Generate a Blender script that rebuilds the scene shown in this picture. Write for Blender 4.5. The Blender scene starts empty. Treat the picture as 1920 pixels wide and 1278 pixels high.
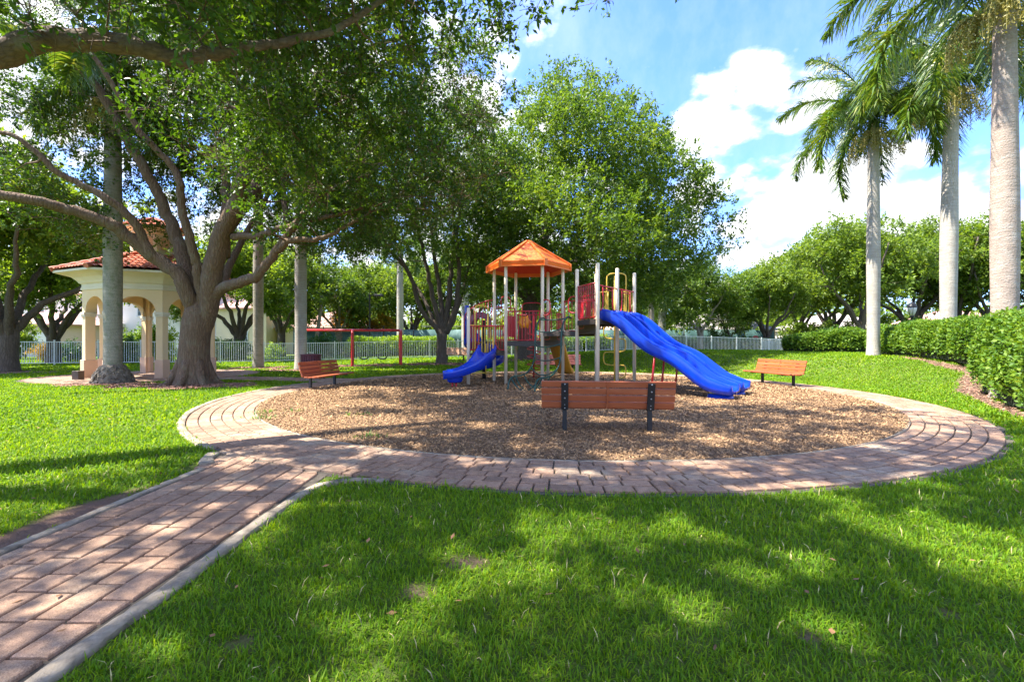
import bpy, math, random
import numpy as np
from math import radians as R, sin, cos, pi, atan2
rng = np.random.default_rng(7)
random.seed(7)
F = 853.33; EYE = 1.5
EL, AZ = R(57), R(184)       # sun from the left, azimuth measured from +x
C = bpy.context.scene.collection
SC = bpy.context.scene

def at(u, v, Y):
    return np.array([(u-960)/F*Y, Y, EYE-(v-639)/F*Y])

# ------------------------------------------------------------------ mesh builder
class MB:
    def __init__(s): s.V = []; s.F = {}; s.n = 0
    def add(s, V, *Fs):
        V = np.asarray(V, float).reshape(-1, 3)
        for f in Fs:
            f = np.asarray(f, np.int64)
            if f.size: s.F.setdefault(f.shape[1], []).append(f+s.n)
        s.V.append(V); s.n += len(V)
    def box(s, c, size, rz=0.0):
        x, y, z = np.array(size)/2
        v = np.array([[-x,-y,-z],[x,-y,-z],[x,y,-z],[-x,y,-z],[-x,-y,z],[x,-y,z],[x,y,z],[-x,y,z]])
        if rz:
            c_, s_ = cos(rz), sin(rz); v = np.stack([v[:,0]*c_-v[:,1]*s_, v[:,0]*s_+v[:,1]*c_, v[:,2]], 1)
        s.add(v+np.array(c), [[0,3,2,1],[4,5,6,7],[0,1,5,4],[1,2,6,5],[2,3,7,6],[3,0,4,7]])
    def beam(s, a, b, w, h, up=(0,0,1)):
        a = np.array(a, float); b = np.array(b, float); d = b-a; d /= np.linalg.norm(d)
        up = np.array(up, float); sd = np.cross(d, up)
        if np.linalg.norm(sd) < 1e-4: sd = np.cross(d, [0,1,0])
        sd /= np.linalg.norm(sd); u2 = np.cross(sd, d)
        o = [(-1,-1),(1,-1),(1,1),(-1,1)]
        v = [p+sd*w/2*i+u2*h/2*j for p in (a, b) for i, j in o]
        s.add(v, [[0,1,2,3],[7,6,5,4],[0,4,5,1],[1,5,6,2],[2,6,7,3],[3,7,4,0]])
    def tube(s, pts, r, n=8, caps=True):
        P = np.asarray(pts, float); m = len(P)
        r = np.broadcast_to(np.asarray(r, float), (m,))
        T = np.gradient(P, axis=0); T /= (np.linalg.norm(T, axis=1, keepdims=True)+1e-9)
        a = np.array([0,0,1.]) if abs(T[0][2]) < .9 else np.array([1.,0,0])
        u = np.cross(T[0], a); u /= np.linalg.norm(u)
        U = [u]
        for i in range(1, m):
            u = U[-1]-T[i]*np.dot(U[-1], T[i]); u /= (np.linalg.norm(u)+1e-9); U.append(u)
        U = np.array(U); W = np.cross(T, U)
        th = np.arange(n)*2*pi/n
        V = P[:,None]+(U[:,None]*np.cos(th)[None,:,None]+W[:,None]*np.sin(th)[None,:,None])*r[:,None,None]
        i = np.arange(m-1)[:,None]*n; j = np.arange(n)[None]; k = (np.arange(n)+1)[None] % n
        f = np.stack([i+j, i+k, i+n+k, i+n+j], -1).reshape(-1, 4)
        V = V.reshape(-1, 3)
        if caps:
            s.add(V, f, [list(range(n))[::-1]], [list(range((m-1)*n, m*n))])
        else: s.add(V, f)
    def loopy(s, pts, r, n=8, seg=6, closed=False):
        s.tube(smooth(pts, seg), r, n)
    def prism(s, poly, z0, z1):
        p = np.asarray(poly, float); m = len(p)
        v = np.vstack([np.c_[p, np.full(m, z0)], np.c_[p, np.full(m, z1)]])
        j = np.arange(m); k = (j+1) % m
        s.add(v, np.stack([j, k, m+k, m+j], 1), [list(range(m))[::-1]], [list(range(m, 2*m))])
    def rev(s, prof, c=(0,0,0), n=24, ph=0.0, closed=False):
        pr = np.asarray(prof, float); m = len(pr); th = ph+np.arange(n)*2*pi/n
        V = np.stack([c[0]+pr[:,0][:,None]*np.cos(th), c[1]+pr[:,0][:,None]*np.sin(th),
                      c[2]+np.repeat(pr[:,1][:,None], n, 1)], -1).reshape(-1, 3)
        i = np.arange(m-1)[:,None]*n; j = np.arange(n)[None]; k = (np.arange(n)+1)[None] % n
        s.add(V, np.stack([i+j, i+k, i+n+k, i+n+j], -1).reshape(-1, 4))
    def sweep(s, P, sd, up, prof):
        """closed profile (lateral, up) swept along P; per-point sd/up and optionally per-point prof"""
        m = len(P); prof = np.asarray(prof, float)
        if prof.ndim == 2: prof = np.repeat(prof[None], m, 0)
        k = prof.shape[1]
        V = P[:,None]+sd[:,None]*prof[:,:,0:1]+up[:,None]*prof[:,:,1:2]
        i = np.arange(m-1)[:,None]*k; j = np.arange(k)[None]; j2 = (np.arange(k)+1)[None] % k
        s.add(V.reshape(-1, 3), np.stack([i+j, i+j2, i+k+j2, i+k+j], -1).reshape(-1, 4),
              [list(range(k))[::-1]], [list(range((m-1)*k, m*k))])
    def ball(s, c, r, n=10, sz=1.0):
        th = np.linspace(0, pi, n//2+2)
        s.rev([(max(r*sin(t), 1e-4), -r*cos(t)*sz) for t in th], c, n)
    def build(s, name, mat, parent=None, smoothed=True, origin=None, bevel=0, sub=0):
        V = np.vstack(s.V)
        o0 = np.zeros(3)
        if parent is not None:
            q = parent
            while q is not None: o0 = o0+np.array(q.location); q = q.parent
        elif origin is not None: o0 = np.array(origin, float)
        V = V-o0
        me = bpy.data.meshes.new(name)
        loops = []; tot = []
        for k, fl in s.F.items():
            f = np.vstack(fl); loops.append(f.reshape(-1)); tot.append(np.full(len(f), k))
        loops = np.concatenate(loops); tot = np.concatenate(tot)
        me.vertices.add(len(V)); me.vertices.foreach_set('co', V.astype(np.float32).reshape(-1))
        me.loops.add(len(loops)); me.loops.foreach_set('vertex_index', loops.astype(np.int32))
        me.polygons.add(len(tot))
        me.polygons.foreach_set('loop_start', (np.cumsum(tot)-tot).astype(np.int32))
        try: me.polygons.foreach_set('loop_total', tot.astype(np.int32))
        except Exception: pass
        me.polygons.foreach_set('use_smooth', np.full(len(tot), bool(smoothed)))
        me.update(calc_edges=True)
        me.materials.append(mat)
        o = bpy.data.objects.new(name, me); C.objects.link(o)
        if parent is not None: o.parent = parent
        elif origin is not None: o.location = origin
        if bevel:
            b = o.modifiers.new('bevel', 'BEVEL'); b.width = bevel; b.segments = 2; b.limit_method = 'ANGLE'
        return o

def smooth(pts, seg=6):
    P = np.asarray(pts, float); n = len(P)
    if n < 3: return np.array([P[0]+(P[-1]-P[0])*t for t in np.linspace(0, 1, seg+1)])
    Q = np.vstack([2*P[0]-P[1], P, 2*P[-1]-P[-2]])
    out = []
    for i in range(n-1):
        p0, p1, p2, p3 = Q[i:i+4]
        for t in np.arange(seg)/seg:
            out.append(.5*((2*p1)+(p2-p0)*t+(2*p0-5*p1+4*p2-p3)*t*t+(3*p1-p0-3*p2+p3)*t**3))
    out.append(P[-1]); return np.array(out)

def empty(name, loc, label, cat, group=None, rz=0.0):
    o = bpy.data.objects.new(name, None); C.objects.link(o); o.location = loc; o.rotation_euler = (0, 0, rz)
    o.empty_display_size = .2
    o['label'] = label; o['category'] = cat
    if group: o['group'] = group
    return o
def tag(o, label=None, cat=None, group=None, kind=None):
    if label: o['label'] = label
    if cat: o['category'] = cat
    if group: o['group'] = group
    if kind: o['kind'] = kind
    return o
def copy_tree(o, parent=None):
    c = o.copy(); C.objects.link(c)
    if parent is not None: c.parent = parent
    for ch in list(o.children): copy_tree(ch, c)
    return c

# ------------------------------------------------------------------ materials
def nt(name):
    m = bpy.data.materials.new(name); m.use_nodes = True
    t = m.node_tree; return m, t, t.nodes, t.links, t.nodes['Principled BSDF']
def ramp(N, stops):
    r = N.new('ShaderNodeValToRGB'); e = r.color_ramp.elements
    while len(e) < len(stops): e.new(.5)
    for q, (p, c) in zip(e, stops): q.position = p; q.color = (*c, 1)
    return r
def noise(N, L, vec, scale, detail=5, rough=.6):
    n = N.new('ShaderNodeTexNoise'); n.inputs['Scale'].default_value = scale
    n.inputs['Detail'].default_value = detail; n.inputs['Roughness'].default_value = rough
    L.new(vec, n.inputs['Vector']); return n
def mixc(N, L, f, a, b, mode='MIX'):
    m = N.new('ShaderNodeMix'); m.data_type = 'RGBA'; m.blend_type = mode
    for sock, val in ((m.inputs[0], f), (m.inputs[6], a), (m.inputs[7], b)):
        if hasattr(val, 'links'): L.new(val, sock)
        elif isinstance(val, (int, float)): sock.default_value = val
        else: sock.default_value = (*val, 1)
    return m.outputs[2]
def math_(N, L, op, a, b=None, clamp=False):
    m = N.new('ShaderNodeMath'); m.operation = op; m.use_clamp = clamp
    for i, v in enumerate((a, b)):
        if v is None: continue
        if hasattr(v, 'links'): L.new(v, m.inputs[i])
        else: m.inputs[i].default_value = v
    return m.outputs[0]
def pm(name, c1, c2=None, scale=6, rough=.6, bump=0.0, bscale=None, island=0.0, metal=0.0, stretch=(1,1,1), spec=.5, c3=None, c3scale=1.5, coat=0):
    m, t, N, L, P = nt(name)
    c2 = c2 or tuple(x*.8 for x in c1)
    tc = N.new('ShaderNodeTexCoord'); mp = N.new('ShaderNodeMapping'); mp.inputs['Scale'].default_value = stretch
    L.new(tc.outputs['Object'], mp.inputs['Vector']); vec = mp.outputs[0]
    n = noise(N, L, vec, scale)
    fac = ramp(N, [(.32, (0,0,0)), (.68, (1,1,1))]); L.new(n.outputs['Fac'], fac.inputs[0])
    f = fac.outputs[0]
    col = mixc(N, L, f, c1, c2)
    if island:
        g = N.new('ShaderNodeNewGeometry')
        rr = N.new('ShaderNodeMapRange'); rr.inputs[3].default_value = 1-island; rr.inputs[4].default_value = 1+island
        L.new(g.outputs['Random Per Island'], rr.inputs[0])
        hs = N.new('ShaderNodeHueSaturation'); L.new(rr.outputs[0], hs.inputs['Value']); L.new(col, hs.inputs['Color']); col = hs.outputs[0]
    if c3:
        n3 = noise(N, L, vec, c3scale, 6, .65); r3 = ramp(N, [(.5, (0,0,0)), (.66, (1,1,1))]); L.new(n3.outputs['Fac'], r3.inputs[0])
        col = mixc(N, L, r3.outputs[0], col, c3)
    L.new(col, P.inputs['Base Color'])
    P.inputs['Metallic'].default_value = metal; P.inputs['Specular IOR Level'].default_value = spec
    rn = N.new('ShaderNodeMapRange'); rn.inputs[3].default_value = max(.03, rough-.08); rn.inputs[4].default_value = min(1, rough+.12)
    L.new(n.outputs['Fac'], rn.inputs[0]); L.new(rn.outputs[0], P.inputs['Roughness'])
    if coat: P.inputs['Coat Weight'].default_value = coat
    if bump:
        nb = noise(N, L, vec, bscale or scale*4, 6, .65)
        b = N.new('ShaderNodeBump'); b.inputs['Strength'].default_value = 1; b.inputs['Distance'].default_value = bump
        L.new(nb.outputs['Fac'], b.inputs['Height']); L.new(b.outputs[0], P.inputs['Normal'])
    return m
def leafmat(name, cols, trans=.45, tcol=None, rough=.45, nscale=.5, tint=.35, spec=.35):
    """cols: stops over a per-leaf random value; clump hue varies with position"""
    m, t, N, L, P = nt(name)
    g = N.new('ShaderNodeNewGeometry'); tc = N.new('ShaderNodeTexCoord')
    n = noise(N, L, tc.outputs['Object'], nscale, 3, .5)
    v = math_(N, L, 'MULTIPLY', g.outputs['Random Per Island'], 1-tint)
    w = math_(N, L, 'MULTIPLY', math_(N, L, 'SUBTRACT', n.outputs['Fac'], .25), tint*2)
    f = math_(N, L, 'ADD', v, w, True)
    r = ramp(N, cols); L.new(f, r.inputs[0])
    L.new(r.outputs[0], P.inputs['Base Color']); P.inputs['Roughness'].default_value = rough
    P.inputs['Specular IOR Level'].default_value = spec
    T = N.new('ShaderNodeBsdfTranslucent')
    hs = N.new('ShaderNodeMix'); hs.data_type = 'RGBA'; hs.blend_type = 'MULTIPLY'; hs.inputs[0].default_value = 1
    L.new(r.outputs[0], hs.inputs[6]); hs.inputs[7].default_value = (*(tcol or (1.7, 1.6, .5)), 1)
    L.new(hs.outputs[2], T.inputs['Color'])
    mx = N.new('ShaderNodeMixShader'); mx.inputs[0].default_value = trans
    L.new(P.outputs[0], mx.inputs[1]); L.new(T.outputs[0], mx.inputs[2])
    out = [q for q in N if q.type == 'OUTPUT_MATERIAL'][0]; L.new(mx.outputs[0], out.inputs[0])
    return m

M = {}
M['oak_leaf'] = leafmat('oak_leaf', [(0, (.02,.05,.01)), (.4, (.042,.098,.014)), (.75, (.09,.17,.02)), (1, (.19,.26,.03))], trans=.4, tcol=(2.0,1.8,.4), rough=.4, tint=.5)
M['tree_leaf'] = leafmat('tree_leaf', [(0, (.03,.06,.01)), (.4, (.07,.135,.02)), (.75, (.14,.215,.03)), (1, (.25,.29,.05))], nscale=.35, tint=.45)
M['bright_leaf'] = leafmat('bright_leaf', [(0, (.045,.09,.016)), (.45, (.125,.2,.026)), (.85, (.21,.29,.04)), (1, (.3,.35,.06))], nscale=.25)
M['hedge_leaf'] = leafmat('hedge_leaf', [(0, (.02,.065,.01)), (.4, (.085,.18,.018)), (.85, (.19,.29,.03)), (1, (.32,.38,.05))], rough=.5, trans=.35, spec=.25, nscale=1.2)
M['lime_leaf'] = leafmat('lime_leaf', [(0, (.1,.2,.015)), (.5, (.2,.33,.02)), (1, (.38,.45,.04))], trans=.35)
M['shrub_leaf'] = leafmat('shrub_leaf', [(0, (.018,.06,.015)), (.5, (.05,.13,.025)), (1, (.13,.22,.04))], rough=.35, trans=.35)
M['croton_leaf'] = leafmat('croton_leaf', [(0, (.2,.2,.02)), (.5, (.45,.3,.02)), (1, (.55,.22,.03))], trans=.4, tcol=(1.2,1.1,.6))
M['palm_leaf'] = leafmat('palm_leaf', [(0, (.03,.08,.015)), (.4, (.07,.14,.02)), (.75, (.15,.2,.03)), (1, (.36,.3,.09))], rough=.35, trans=.3, nscale=.9, tint=.45)
M['seed'] = leafmat('seed', [(0, (.18,.15,.04)), (.5, (.32,.28,.08)), (1, (.45,.42,.14))], trans=.15, nscale=2)
M['grass'] = leafmat('grass', [(0, (.05,.135,.009)), (.35, (.105,.23,.01)), (.75, (.195,.325,.012)), (.93, (.3,.39,.022)), (1, (.48,.38,.12))], rough=.55, trans=.42, tcol=(1.8,1.5,.25), nscale=.6, tint=.3, spec=.18)
M['weed'] = leafmat('weed', [(0, (.05,.16,.02)), (1, (.12,.28,.03))], trans=.35)

def barkmat(name, c1, c2, sx=9, sz=1.6, bump=.03, lichen=None, vec=None):
    m, t, N, L, P = nt(name)
    tc = N.new('ShaderNodeTexCoord'); mp = N.new('ShaderNodeMapping'); mp.inputs['Scale'].default_value = vec or (sx, sx, sz)
    L.new(tc.outputs['Object'], mp.inputs['Vector'])
    w = noise(N, L, tc.outputs['Object'], 3, 3)
    va = N.new('ShaderNodeVectorMath'); va.operation = 'MULTIPLY_ADD'
    L.new(w.outputs['Color'], va.inputs[0]); va.inputs[1].default_value = (1.4,1.4,1.4); L.new(mp.outputs[0], va.inputs[2])
    v = N.new('ShaderNodeTexVoronoi'); v.feature = 'DISTANCE_TO_EDGE'; v.inputs['Scale'].default_value = 1.3
    L.new(va.outputs[0], v.inputs['Vector'])
    n = noise(N, L, mp.outputs[0], 2.2, 7, .7)
    r = ramp(N, [(.0, tuple(x*.45 for x in c1)), (.12, c1), (.6, c2)]); L.new(v.outputs['Distance'], r.inputs[0])
    col = mixc(N, L, .55, r.outputs[0], mixc(N, L, n.outputs['Fac'], tuple(x*.5 for x in c1), tuple(x*1.35 for x in c2)))
    if lichen:
        n2 = noise(N, L, tc.outputs['Object'], 2.3, 7, .7); r2 = ramp(N, [(.52, (0,0,0)), (.66, (1,1,1))]); L.new(n2.outputs['Fac'], r2.inputs[0])
        col = mixc(N, L, math_(N, L, 'MULTIPLY', r2.outputs[0], .7), col, lichen)
    L.new(col, P.inputs['Base Color']); P.inputs['Roughness'].default_value = .85; P.inputs['Specular IOR Level'].default_value = .2
    h = math_(N, L, 'ADD', math_(N, L, 'MINIMUM', v.outputs['Distance'], .3), math_(N, L, 'MULTIPLY', n.outputs['Fac'], .35))
    b = N.new('ShaderNodeBump'); b.inputs['Distance'].default_value = bump; b.inputs['Strength'].default_value = 1
    L.new(h, b.inputs['Height']); L.new(b.outputs[0], P.inputs['Normal'])
    return m
M['oak_bark'] = barkmat('oak_bark', (.1,.062,.038), (.235,.155,.1), bump=.06, lichen=(.17,.145,.095))
M['limb_bark'] = barkmat('limb_bark', (.09,.06,.04), (.22,.155,.105), bump=.03, lichen=(.2,.19,.13), vec=(5,11,11))
M['tree_bark'] = barkmat('tree_bark', (.07,.055,.042), (.17,.135,.105), bump=.04)
M['pale_bark'] = barkmat('pale_bark', (.2,.17,.14), (.34,.3,.25), bump=.03)

def palmbark(name, c1, c2, lichen, rings=16.0):
    m, t, N, L, P = nt(name)
    tc = N.new('ShaderNodeTexCoord'); mp = N.new('ShaderNodeMapping'); mp.inputs['Scale'].default_value = (1.2,1.2,9)
    L.new(tc.outputs['Object'], mp.inputs['Vector'])
    n = noise(N, L, mp.outputs[0], 2.0, 7, .7); n2 = noise(N, L, tc.outputs['Object'], 4.5, 8, .75)
    n3 = noise(N, L, tc.outputs['Object'], 26, 4, .6)
    w = N.new('ShaderNodeTexWave'); w.bands_direction = 'Z'; w.inputs['Scale'].default_value = rings/6.28; w.inputs['Distortion'].default_value = 7
    w.inputs['Detail'].default_value = 3; L.new(tc.outputs['Object'], w.inputs['Vector'])
    col = mixc(N, L, n.outputs['Fac'], c1, c2)
    col = mixc(N, L, math_(N, L, 'MULTIPLY', math_(N, L, 'POWER', w.outputs['Fac'], 6.0), math_(N, L, 'MULTIPLY', n2.outputs['Fac'], .45)), col, tuple(x*.45 for x in c1))
    r2 = ramp(N, [(.5, (0,0,0)), (.62, (1,1,1))]); L.new(n2.outputs['Fac'], r2.inputs[0])
    n5 = noise(N, L, tc.outputs['Object'], 1.3, 6, .7); r5 = ramp(N, [(.42, (0,0,0)), (.7, (1,1,1))]); L.new(n5.outputs['Fac'], r5.inputs[0])
    col = mixc(N, L, math_(N, L, 'MULTIPLY', r5.outputs[0], .55), col, tuple(x*.6 for x in c1))
    col = mixc(N, L, math_(N, L, 'MULTIPLY', r2.outputs[0], .7), col, lichen)
    r3 = ramp(N, [(.55, (0,0,0)), (.7, (1,1,1))]); L.new(n3.outputs['Fac'], r3.inputs[0])
    col = mixc(N, L, math_(N, L, 'MULTIPLY', r3.outputs[0], .4), col, tuple(x*.5 for x in c1))
    L.new(col, P.inputs['Base Color']); P.inputs['Roughness'].default_value = .85; P.inputs['Specular IOR Level'].default_value = .2
    b = N.new('ShaderNodeBump'); b.inputs['Distance'].default_value = .02
    L.new(math_(N, L, 'ADD', n.outputs['Fac'], n3.outputs['Fac']), b.inputs['Height']); L.new(b.outputs[0], P.inputs['Normal'])
    return m
M['palm_pale'] = palmbark('palm_pale', (.36,.32,.27), (.5,.46,.4), (.42,.42,.38))
M['palm_pink'] = palmbark('palm_pink', (.3,.235,.19), (.46,.38,.32), (.4,.37,.33))
M['palm_mossy'] = palmbark('palm_mossy', (.26,.235,.17), (.4,.37,.3), (.15,.17,.09))
M['crownshaft'] = pm('crownshaft', (.14,.19,.05), (.28,.24,.09), 2, .4, stretch=(1,1,.4))
M['root'] = pm('palm_root', (.12,.095,.07), (.24,.2,.15), 7, .9, .05, 12)

M['post'] = pm('post_cream', (.86,.73,.55), (.78,.65,.48), 3, .42)
M['maroon_plastic'] = pm('maroon_plastic', (.16,.012,.035), None, 4, .3)
M['red'] = pm('red_steel', (.5,.012,.02), (.42,.01,.016), 4, .35, coat=.2)
M['swing_red'] = pm('swing_red', (.6,.022,.026), (.5,.018,.022), 4, .35)
M['orange'] = None
M['blue'] = pm('blue_plastic', (.004,.045,.5), (.004,.038,.44), 1.2, .14)
M['yellow'] = pm('yellow_steel', (.82,.54,.07), (.72,.46,.06), 4, .38)
M['yellow_plastic'] = pm('yellow_plastic', (.7,.36,.03), (.62,.31,.025), 3, .35)
M['wheel'] = pm('orange_plastic', (.9,.34,.015), (.8,.28,.012), 3, .35)
M['green_steel'] = pm('green_steel', (.012,.075,.05), (.01,.055,.038), 4, .3)
M['deck'] = pm('deck_brown', (.045,.035,.028), (.07,.052,.04), 20, .6, .003, 120)
M['riser'] = pm('riser_brown', (.085,.062,.042), (.065,.048,.034), 4, .55)
M['black'] = pm('black_metal', (.012,.012,.013), (.02,.02,.02), 8, .45)
M['bolt'] = pm('bolt', (.45,.44,.42), None, 8, .3, metal=.9)
M['slat'] = pm('bench_slat', (.38,.095,.03), (.3,.07,.022), 2.2, .48, .0015, 40, stretch=(.6,6,6), c3=(.42,.13,.05), c3scale=.8)
M['slat_maroon'] = pm('bench_slat_maroon', (.22,.065,.05), (.17,.048,.04), 2.2, .5, stretch=(.6,6,6))
M['slat_tan'] = pm('bench_slat_tan', (.5,.27,.15), (.42,.22,.12), 2.2, .5, stretch=(.6,6,6))
M['maroon'] = pm('maroon_slat', (.13,.02,.03), (.095,.015,.023), 3, .45)
M['white'] = pm('white_paint', (.72,.73,.72), (.6,.61,.6), 3, .5)
M['stucco'] = pm('stucco', (.8,.6,.34), (.74,.55,.3), 1.3, .9, .004, 60, c3=(.74,.57,.35), c3scale=.9)
M['stucco_base'] = pm('stucco_base', (.7,.47,.31), (.62,.41,.27), 2.2, .9, .004, 60)
M['stucco_pale'] = pm('stucco_pale', (.74,.66,.5), (.68,.6,.44), 2, .9, .003, 60)
M['tile'] = pm('roof_tile', (.46,.12,.06), (.62,.22,.12), 5, .6, .004, 30, c3=(.3,.08,.045), c3scale=3)
M['concrete'] = pm('concrete', (.4,.33,.24), (.24,.195,.14), 11, .95, .008, 60, c3=(.13,.105,.075), c3scale=3.6)
M['paver'] = pm('paver', (.35,.22,.14), (.265,.165,.108), 5, .85, .004, 130, island=.25, c3=(.39,.3,.21), c3scale=1.1)
def paver_speckle():
    m = M['paver']; N = m.node_tree.nodes; L = m.node_tree.links; P = N['Principled BSDF']
    src = P.inputs['Base Color'].links[0].from_socket; tc = N.new('ShaderNodeTexCoord')
    a = noise(N, L, tc.outputs['Object'], 160, 3, .8); r = ramp(N, [(.36, (.55,.5,.48)), (.5, (1,1,1)), (.68, (1.45,1.45,1.5))]); L.new(a.outputs['Fac'], r.inputs[0])
    b = noise(N, L, tc.outputs['Object'], 17, 5, .7); r2 = ramp(N, [(.35, (.7,.68,.66)), (.6, (1.08,1.06,1.04))]); L.new(b.outputs['Fac'], r2.inputs[0])
    c = mixc(N, L, 1.0, src, r.outputs[0], 'MULTIPLY'); c = mixc(N, L, 1.0, c, r2.outputs[0], 'MULTIPLY'); L.new(c, P.inputs['Base Color'])
paver_speckle()
M['joint'] = pm('joint_sand', (.1,.08,.06), (.065,.055,.04), 8, .95, .004, 90)
M['chip'] = pm('wood_chip', (.38,.235,.115), (.25,.148,.072), 9, .9, island=.6)
M['mulch'] = pm('mulch', (.24,.14,.075), (.13,.075,.042), 22, .95, .03, 45)
M['glass'] = pm('window_glass', (.05,.07,.08), (.08,.1,.11), 1, .08)
M['house_pink'] = pm('house_pink', (.78,.6,.5), (.72,.55,.46), 1, .9)
M['house_white'] = pm('house_white', (.8,.76,.7), (.75,.7,.64), 1, .9)
M['house_cream'] = pm('house_cream', (.78,.66,.45), (.72,.6,.4), 1, .9)
M['roof_pink'] = pm('roof_pink', (.5,.27,.21), (.6,.36,.29), 3, .8, .02, 12)
M['roof_grey'] = pm('roof_grey', (.36,.32,.29), (.46,.4,.36), 3, .8, .02, 12)
M['screen'] = pm('windscreen', (.03,.085,.08), (.05,.115,.105), .7, .8, c3=(.16,.25,.23), c3scale=.35)
M['lamp_glass'] = pm('lamp_glass', (.75,.73,.66), None, 2, .25)
M['sign_red'] = pm('sign_red', (.3,.02,.02), None, 3, .5)
M['asphalt'] = pm('asphalt', (.16,.155,.15), (.2,.19,.18), 4, .9)
M['chain'] = pm('chain', (.2,.2,.2), None, 4, .4, metal=.7)

# orange shingled roof
m, t, N, L, P = nt('orange_roof')
tc = N.new('ShaderNodeTexCoord'); sx = N.new('ShaderNodeSeparateXYZ'); L.new(tc.outputs['Object'], sx.inputs[0])
fr = math_(N, L, 'FRACT', math_(N, L, 'MULTIPLY', sx.outputs[2], 9.5))
n = noise(N, L, tc.outputs['Object'], 3)
col = mixc(N, L, n.outputs['Fac'], (.9,.175,.012), (.82,.14,.01))
L.new(col, P.inputs['Base Color']); P.inputs['Roughness'].default_value = .45
b = N.new('ShaderNodeBump'); b.inputs['Distance'].default_value = .03; L.new(fr, b.inputs['Height']); L.new(b.outputs[0], P.inputs['Normal'])
M['orange'] = m

# ------------------------------------------------------------------ terrain
RC = np.array([1.37, 13.33]); RI, RO = 7.7, 8.95
GZ = np.array([-15.5, 19.7])
def sstep(a, b, x):
    t = np.clip((x-a)/(b-a), 0, 1); return t*t*(3-2*t)
def gz(x, y):
    x = np.asarray(x, float); y = np.asarray(y, float)
    dx, dy = x-RC[0], y-RC[1]; d = np.hypot(dx, dy)-9.9
    ph = np.degrees(np.arctan2(dy, dx))
    mask = sstep(-35, 5, ph)*(1-sstep(60, 105, ph)*.75)*(1-sstep(105, 140, ph))
    far = 1-.55*sstep(14, 28, d)
    return .82*sstep(0, 6.2, d)*mask*far
DIRT = [(-11, 15.2, 2.3, 1.3), (-14.2, 15.6, 1.6, .7), (-14, 25, 2.0, 1.0), (-10.9, 23.2, 1.6, .9), (-4.2, 26.6, 2.2, 1.0), (1.0, 29.5, 2.4, 1.2),
        (-24, 21.5, 2.5, 1.4), (-9.3, 26.2, 4.2, 1.0), (13.9, 13.3, .4, .4), (-3.8, 3.6, .16, 1.4)]
STRIP = [((9.2,7.4),(10.5,9.5),.16), ((10.5,9.5),(12.7,12.6),.18), ((12.7,12.6),(14.75,14.5),.3), ((14.75,14.5),(15.5,16.6),.22), ((15.5,16.6),(16.4,19.2),.16)]
SPOTS = ((-.3,3.08,.1), (-.58,2.72,.1), (-1.35,2.25,.06), (1.5,2.3,.05), (2.4,2.5,.05))
def dirt(x, y):
    w = .18*np.sin(3.1*x+1.3*y)+.15*np.sin(5.3*y-2.2*x)+.1*np.sin(9*x+7*y)
    o = np.zeros_like(np.asarray(x, float))
    for (cx, cy, rx, ry) in DIRT:
        o = np.maximum(o, 1-sstep(.7, 1.15, np.hypot((x-cx)/rx, (y-cy)/ry)+w))
    for (a, b, w_) in STRIP:
        a = np.array(a); d = np.array(b)-a; t = np.clip(((x-a[0])*d[0]+(y-a[1])*d[1])/(d@d), 0, 1)
        o = np.maximum(o, 1-sstep(.75, 1.25, np.hypot(x-a[0]-t*d[0], y-a[1]-t*d[1])/w_+w*.7))
    for (cx, cy, r) in SPOTS: o = np.maximum(o, .9*(1-sstep(.5, 1.35, np.hypot((x-cx)/1.3, y-cy)/r+.6*w)))
    return o
PX0, PX1 = -3.62, -2.06      # straight path
def in_path(x, y, mg=0.0):
    r = np.hypot(x-RC[0], y-RC[1])
    a = r < RO+.03-mg
    b = (x > PX0-.1+mg) & (x < PX1+.1-mg) & (y < 6.6)
    b |= (x > -3.9+mg) & (x < -2.2) & (y > 5.2) & (y < 6.9) & (r < 10)
    g = np.hypot(x-GZ[0], y-GZ[1]) < 4.1-mg
    # gazebo path: segment
    A = np.array([-12.2, 18.4]); B = np.array([-6.2, 17.1]); d = (B-A); l = np.linalg.norm(d); d = d/l
    s = (x-A[0])*d[0]+(y-A[1])*d[1]; q = np.abs((x-A[0])*d[1]-(y-A[1])*d[0])
    h = (s > 0) & (s < l) & (q < .75-mg)
    return a | b | g | h

def axis(a, b, st, far):
    return np.concatenate([-np.geomspace(far, -a+st*2, 14) if a < 0 else [], np.arange(a, b+.01, st), np.geomspace(b+st*2, far, 14)])
gx = axis(-50, 50, .5, 500); gx = np.unique(np.round(np.concatenate([gx, np.arange(-5, 5, .1), np.arange(5, 18, .25)]), 3)); gy = np.concatenate([[-60, -30, -15, -8, -4, -2, 0], np.arange(1, 4.5, .1), np.arange(4.5, 7, .5), np.arange(7, 20, .25), np.arange(20, 62, .5), np.geomspace(63, 600, 14)])
X, Y = np.meshgrid(gx, gy); Z = gz(X, Y)
nx, ny = len(gx), len(gy)
mb = MB(); i = np.arange(ny-1)[:,None]*nx; j = np.arange(nx-1)[None]
mb.add(np.stack([X, Y, Z], -1), np.stack([i+j, i+j+1, i+nx+j+1, i+nx+j], -1).reshape(-1, 4))
m, t, N, L, P = nt('lawn_soil')
at_ = N.new('ShaderNodeAttribute'); at_.attribute_name = 'soil'
tc = N.new('ShaderNodeTexCoord')
n1 = noise(N, L, tc.outputs['Object'], .35, 4); n2 = noise(N, L, tc.outputs['Object'], 14, 6, .7); n3 = noise(N, L, tc.outputs['Object'], 45, 4, .7)
g1 = mixc(N, L, n2.outputs['Fac'], (.045,.07,.015), (.12,.2,.025)); g2 = mixc(N, L, n2.outputs['Fac'], (.07,.085,.025), (.17,.22,.04))
gr = mixc(N, L, n1.outputs['Fac'], g1, g2)
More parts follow.
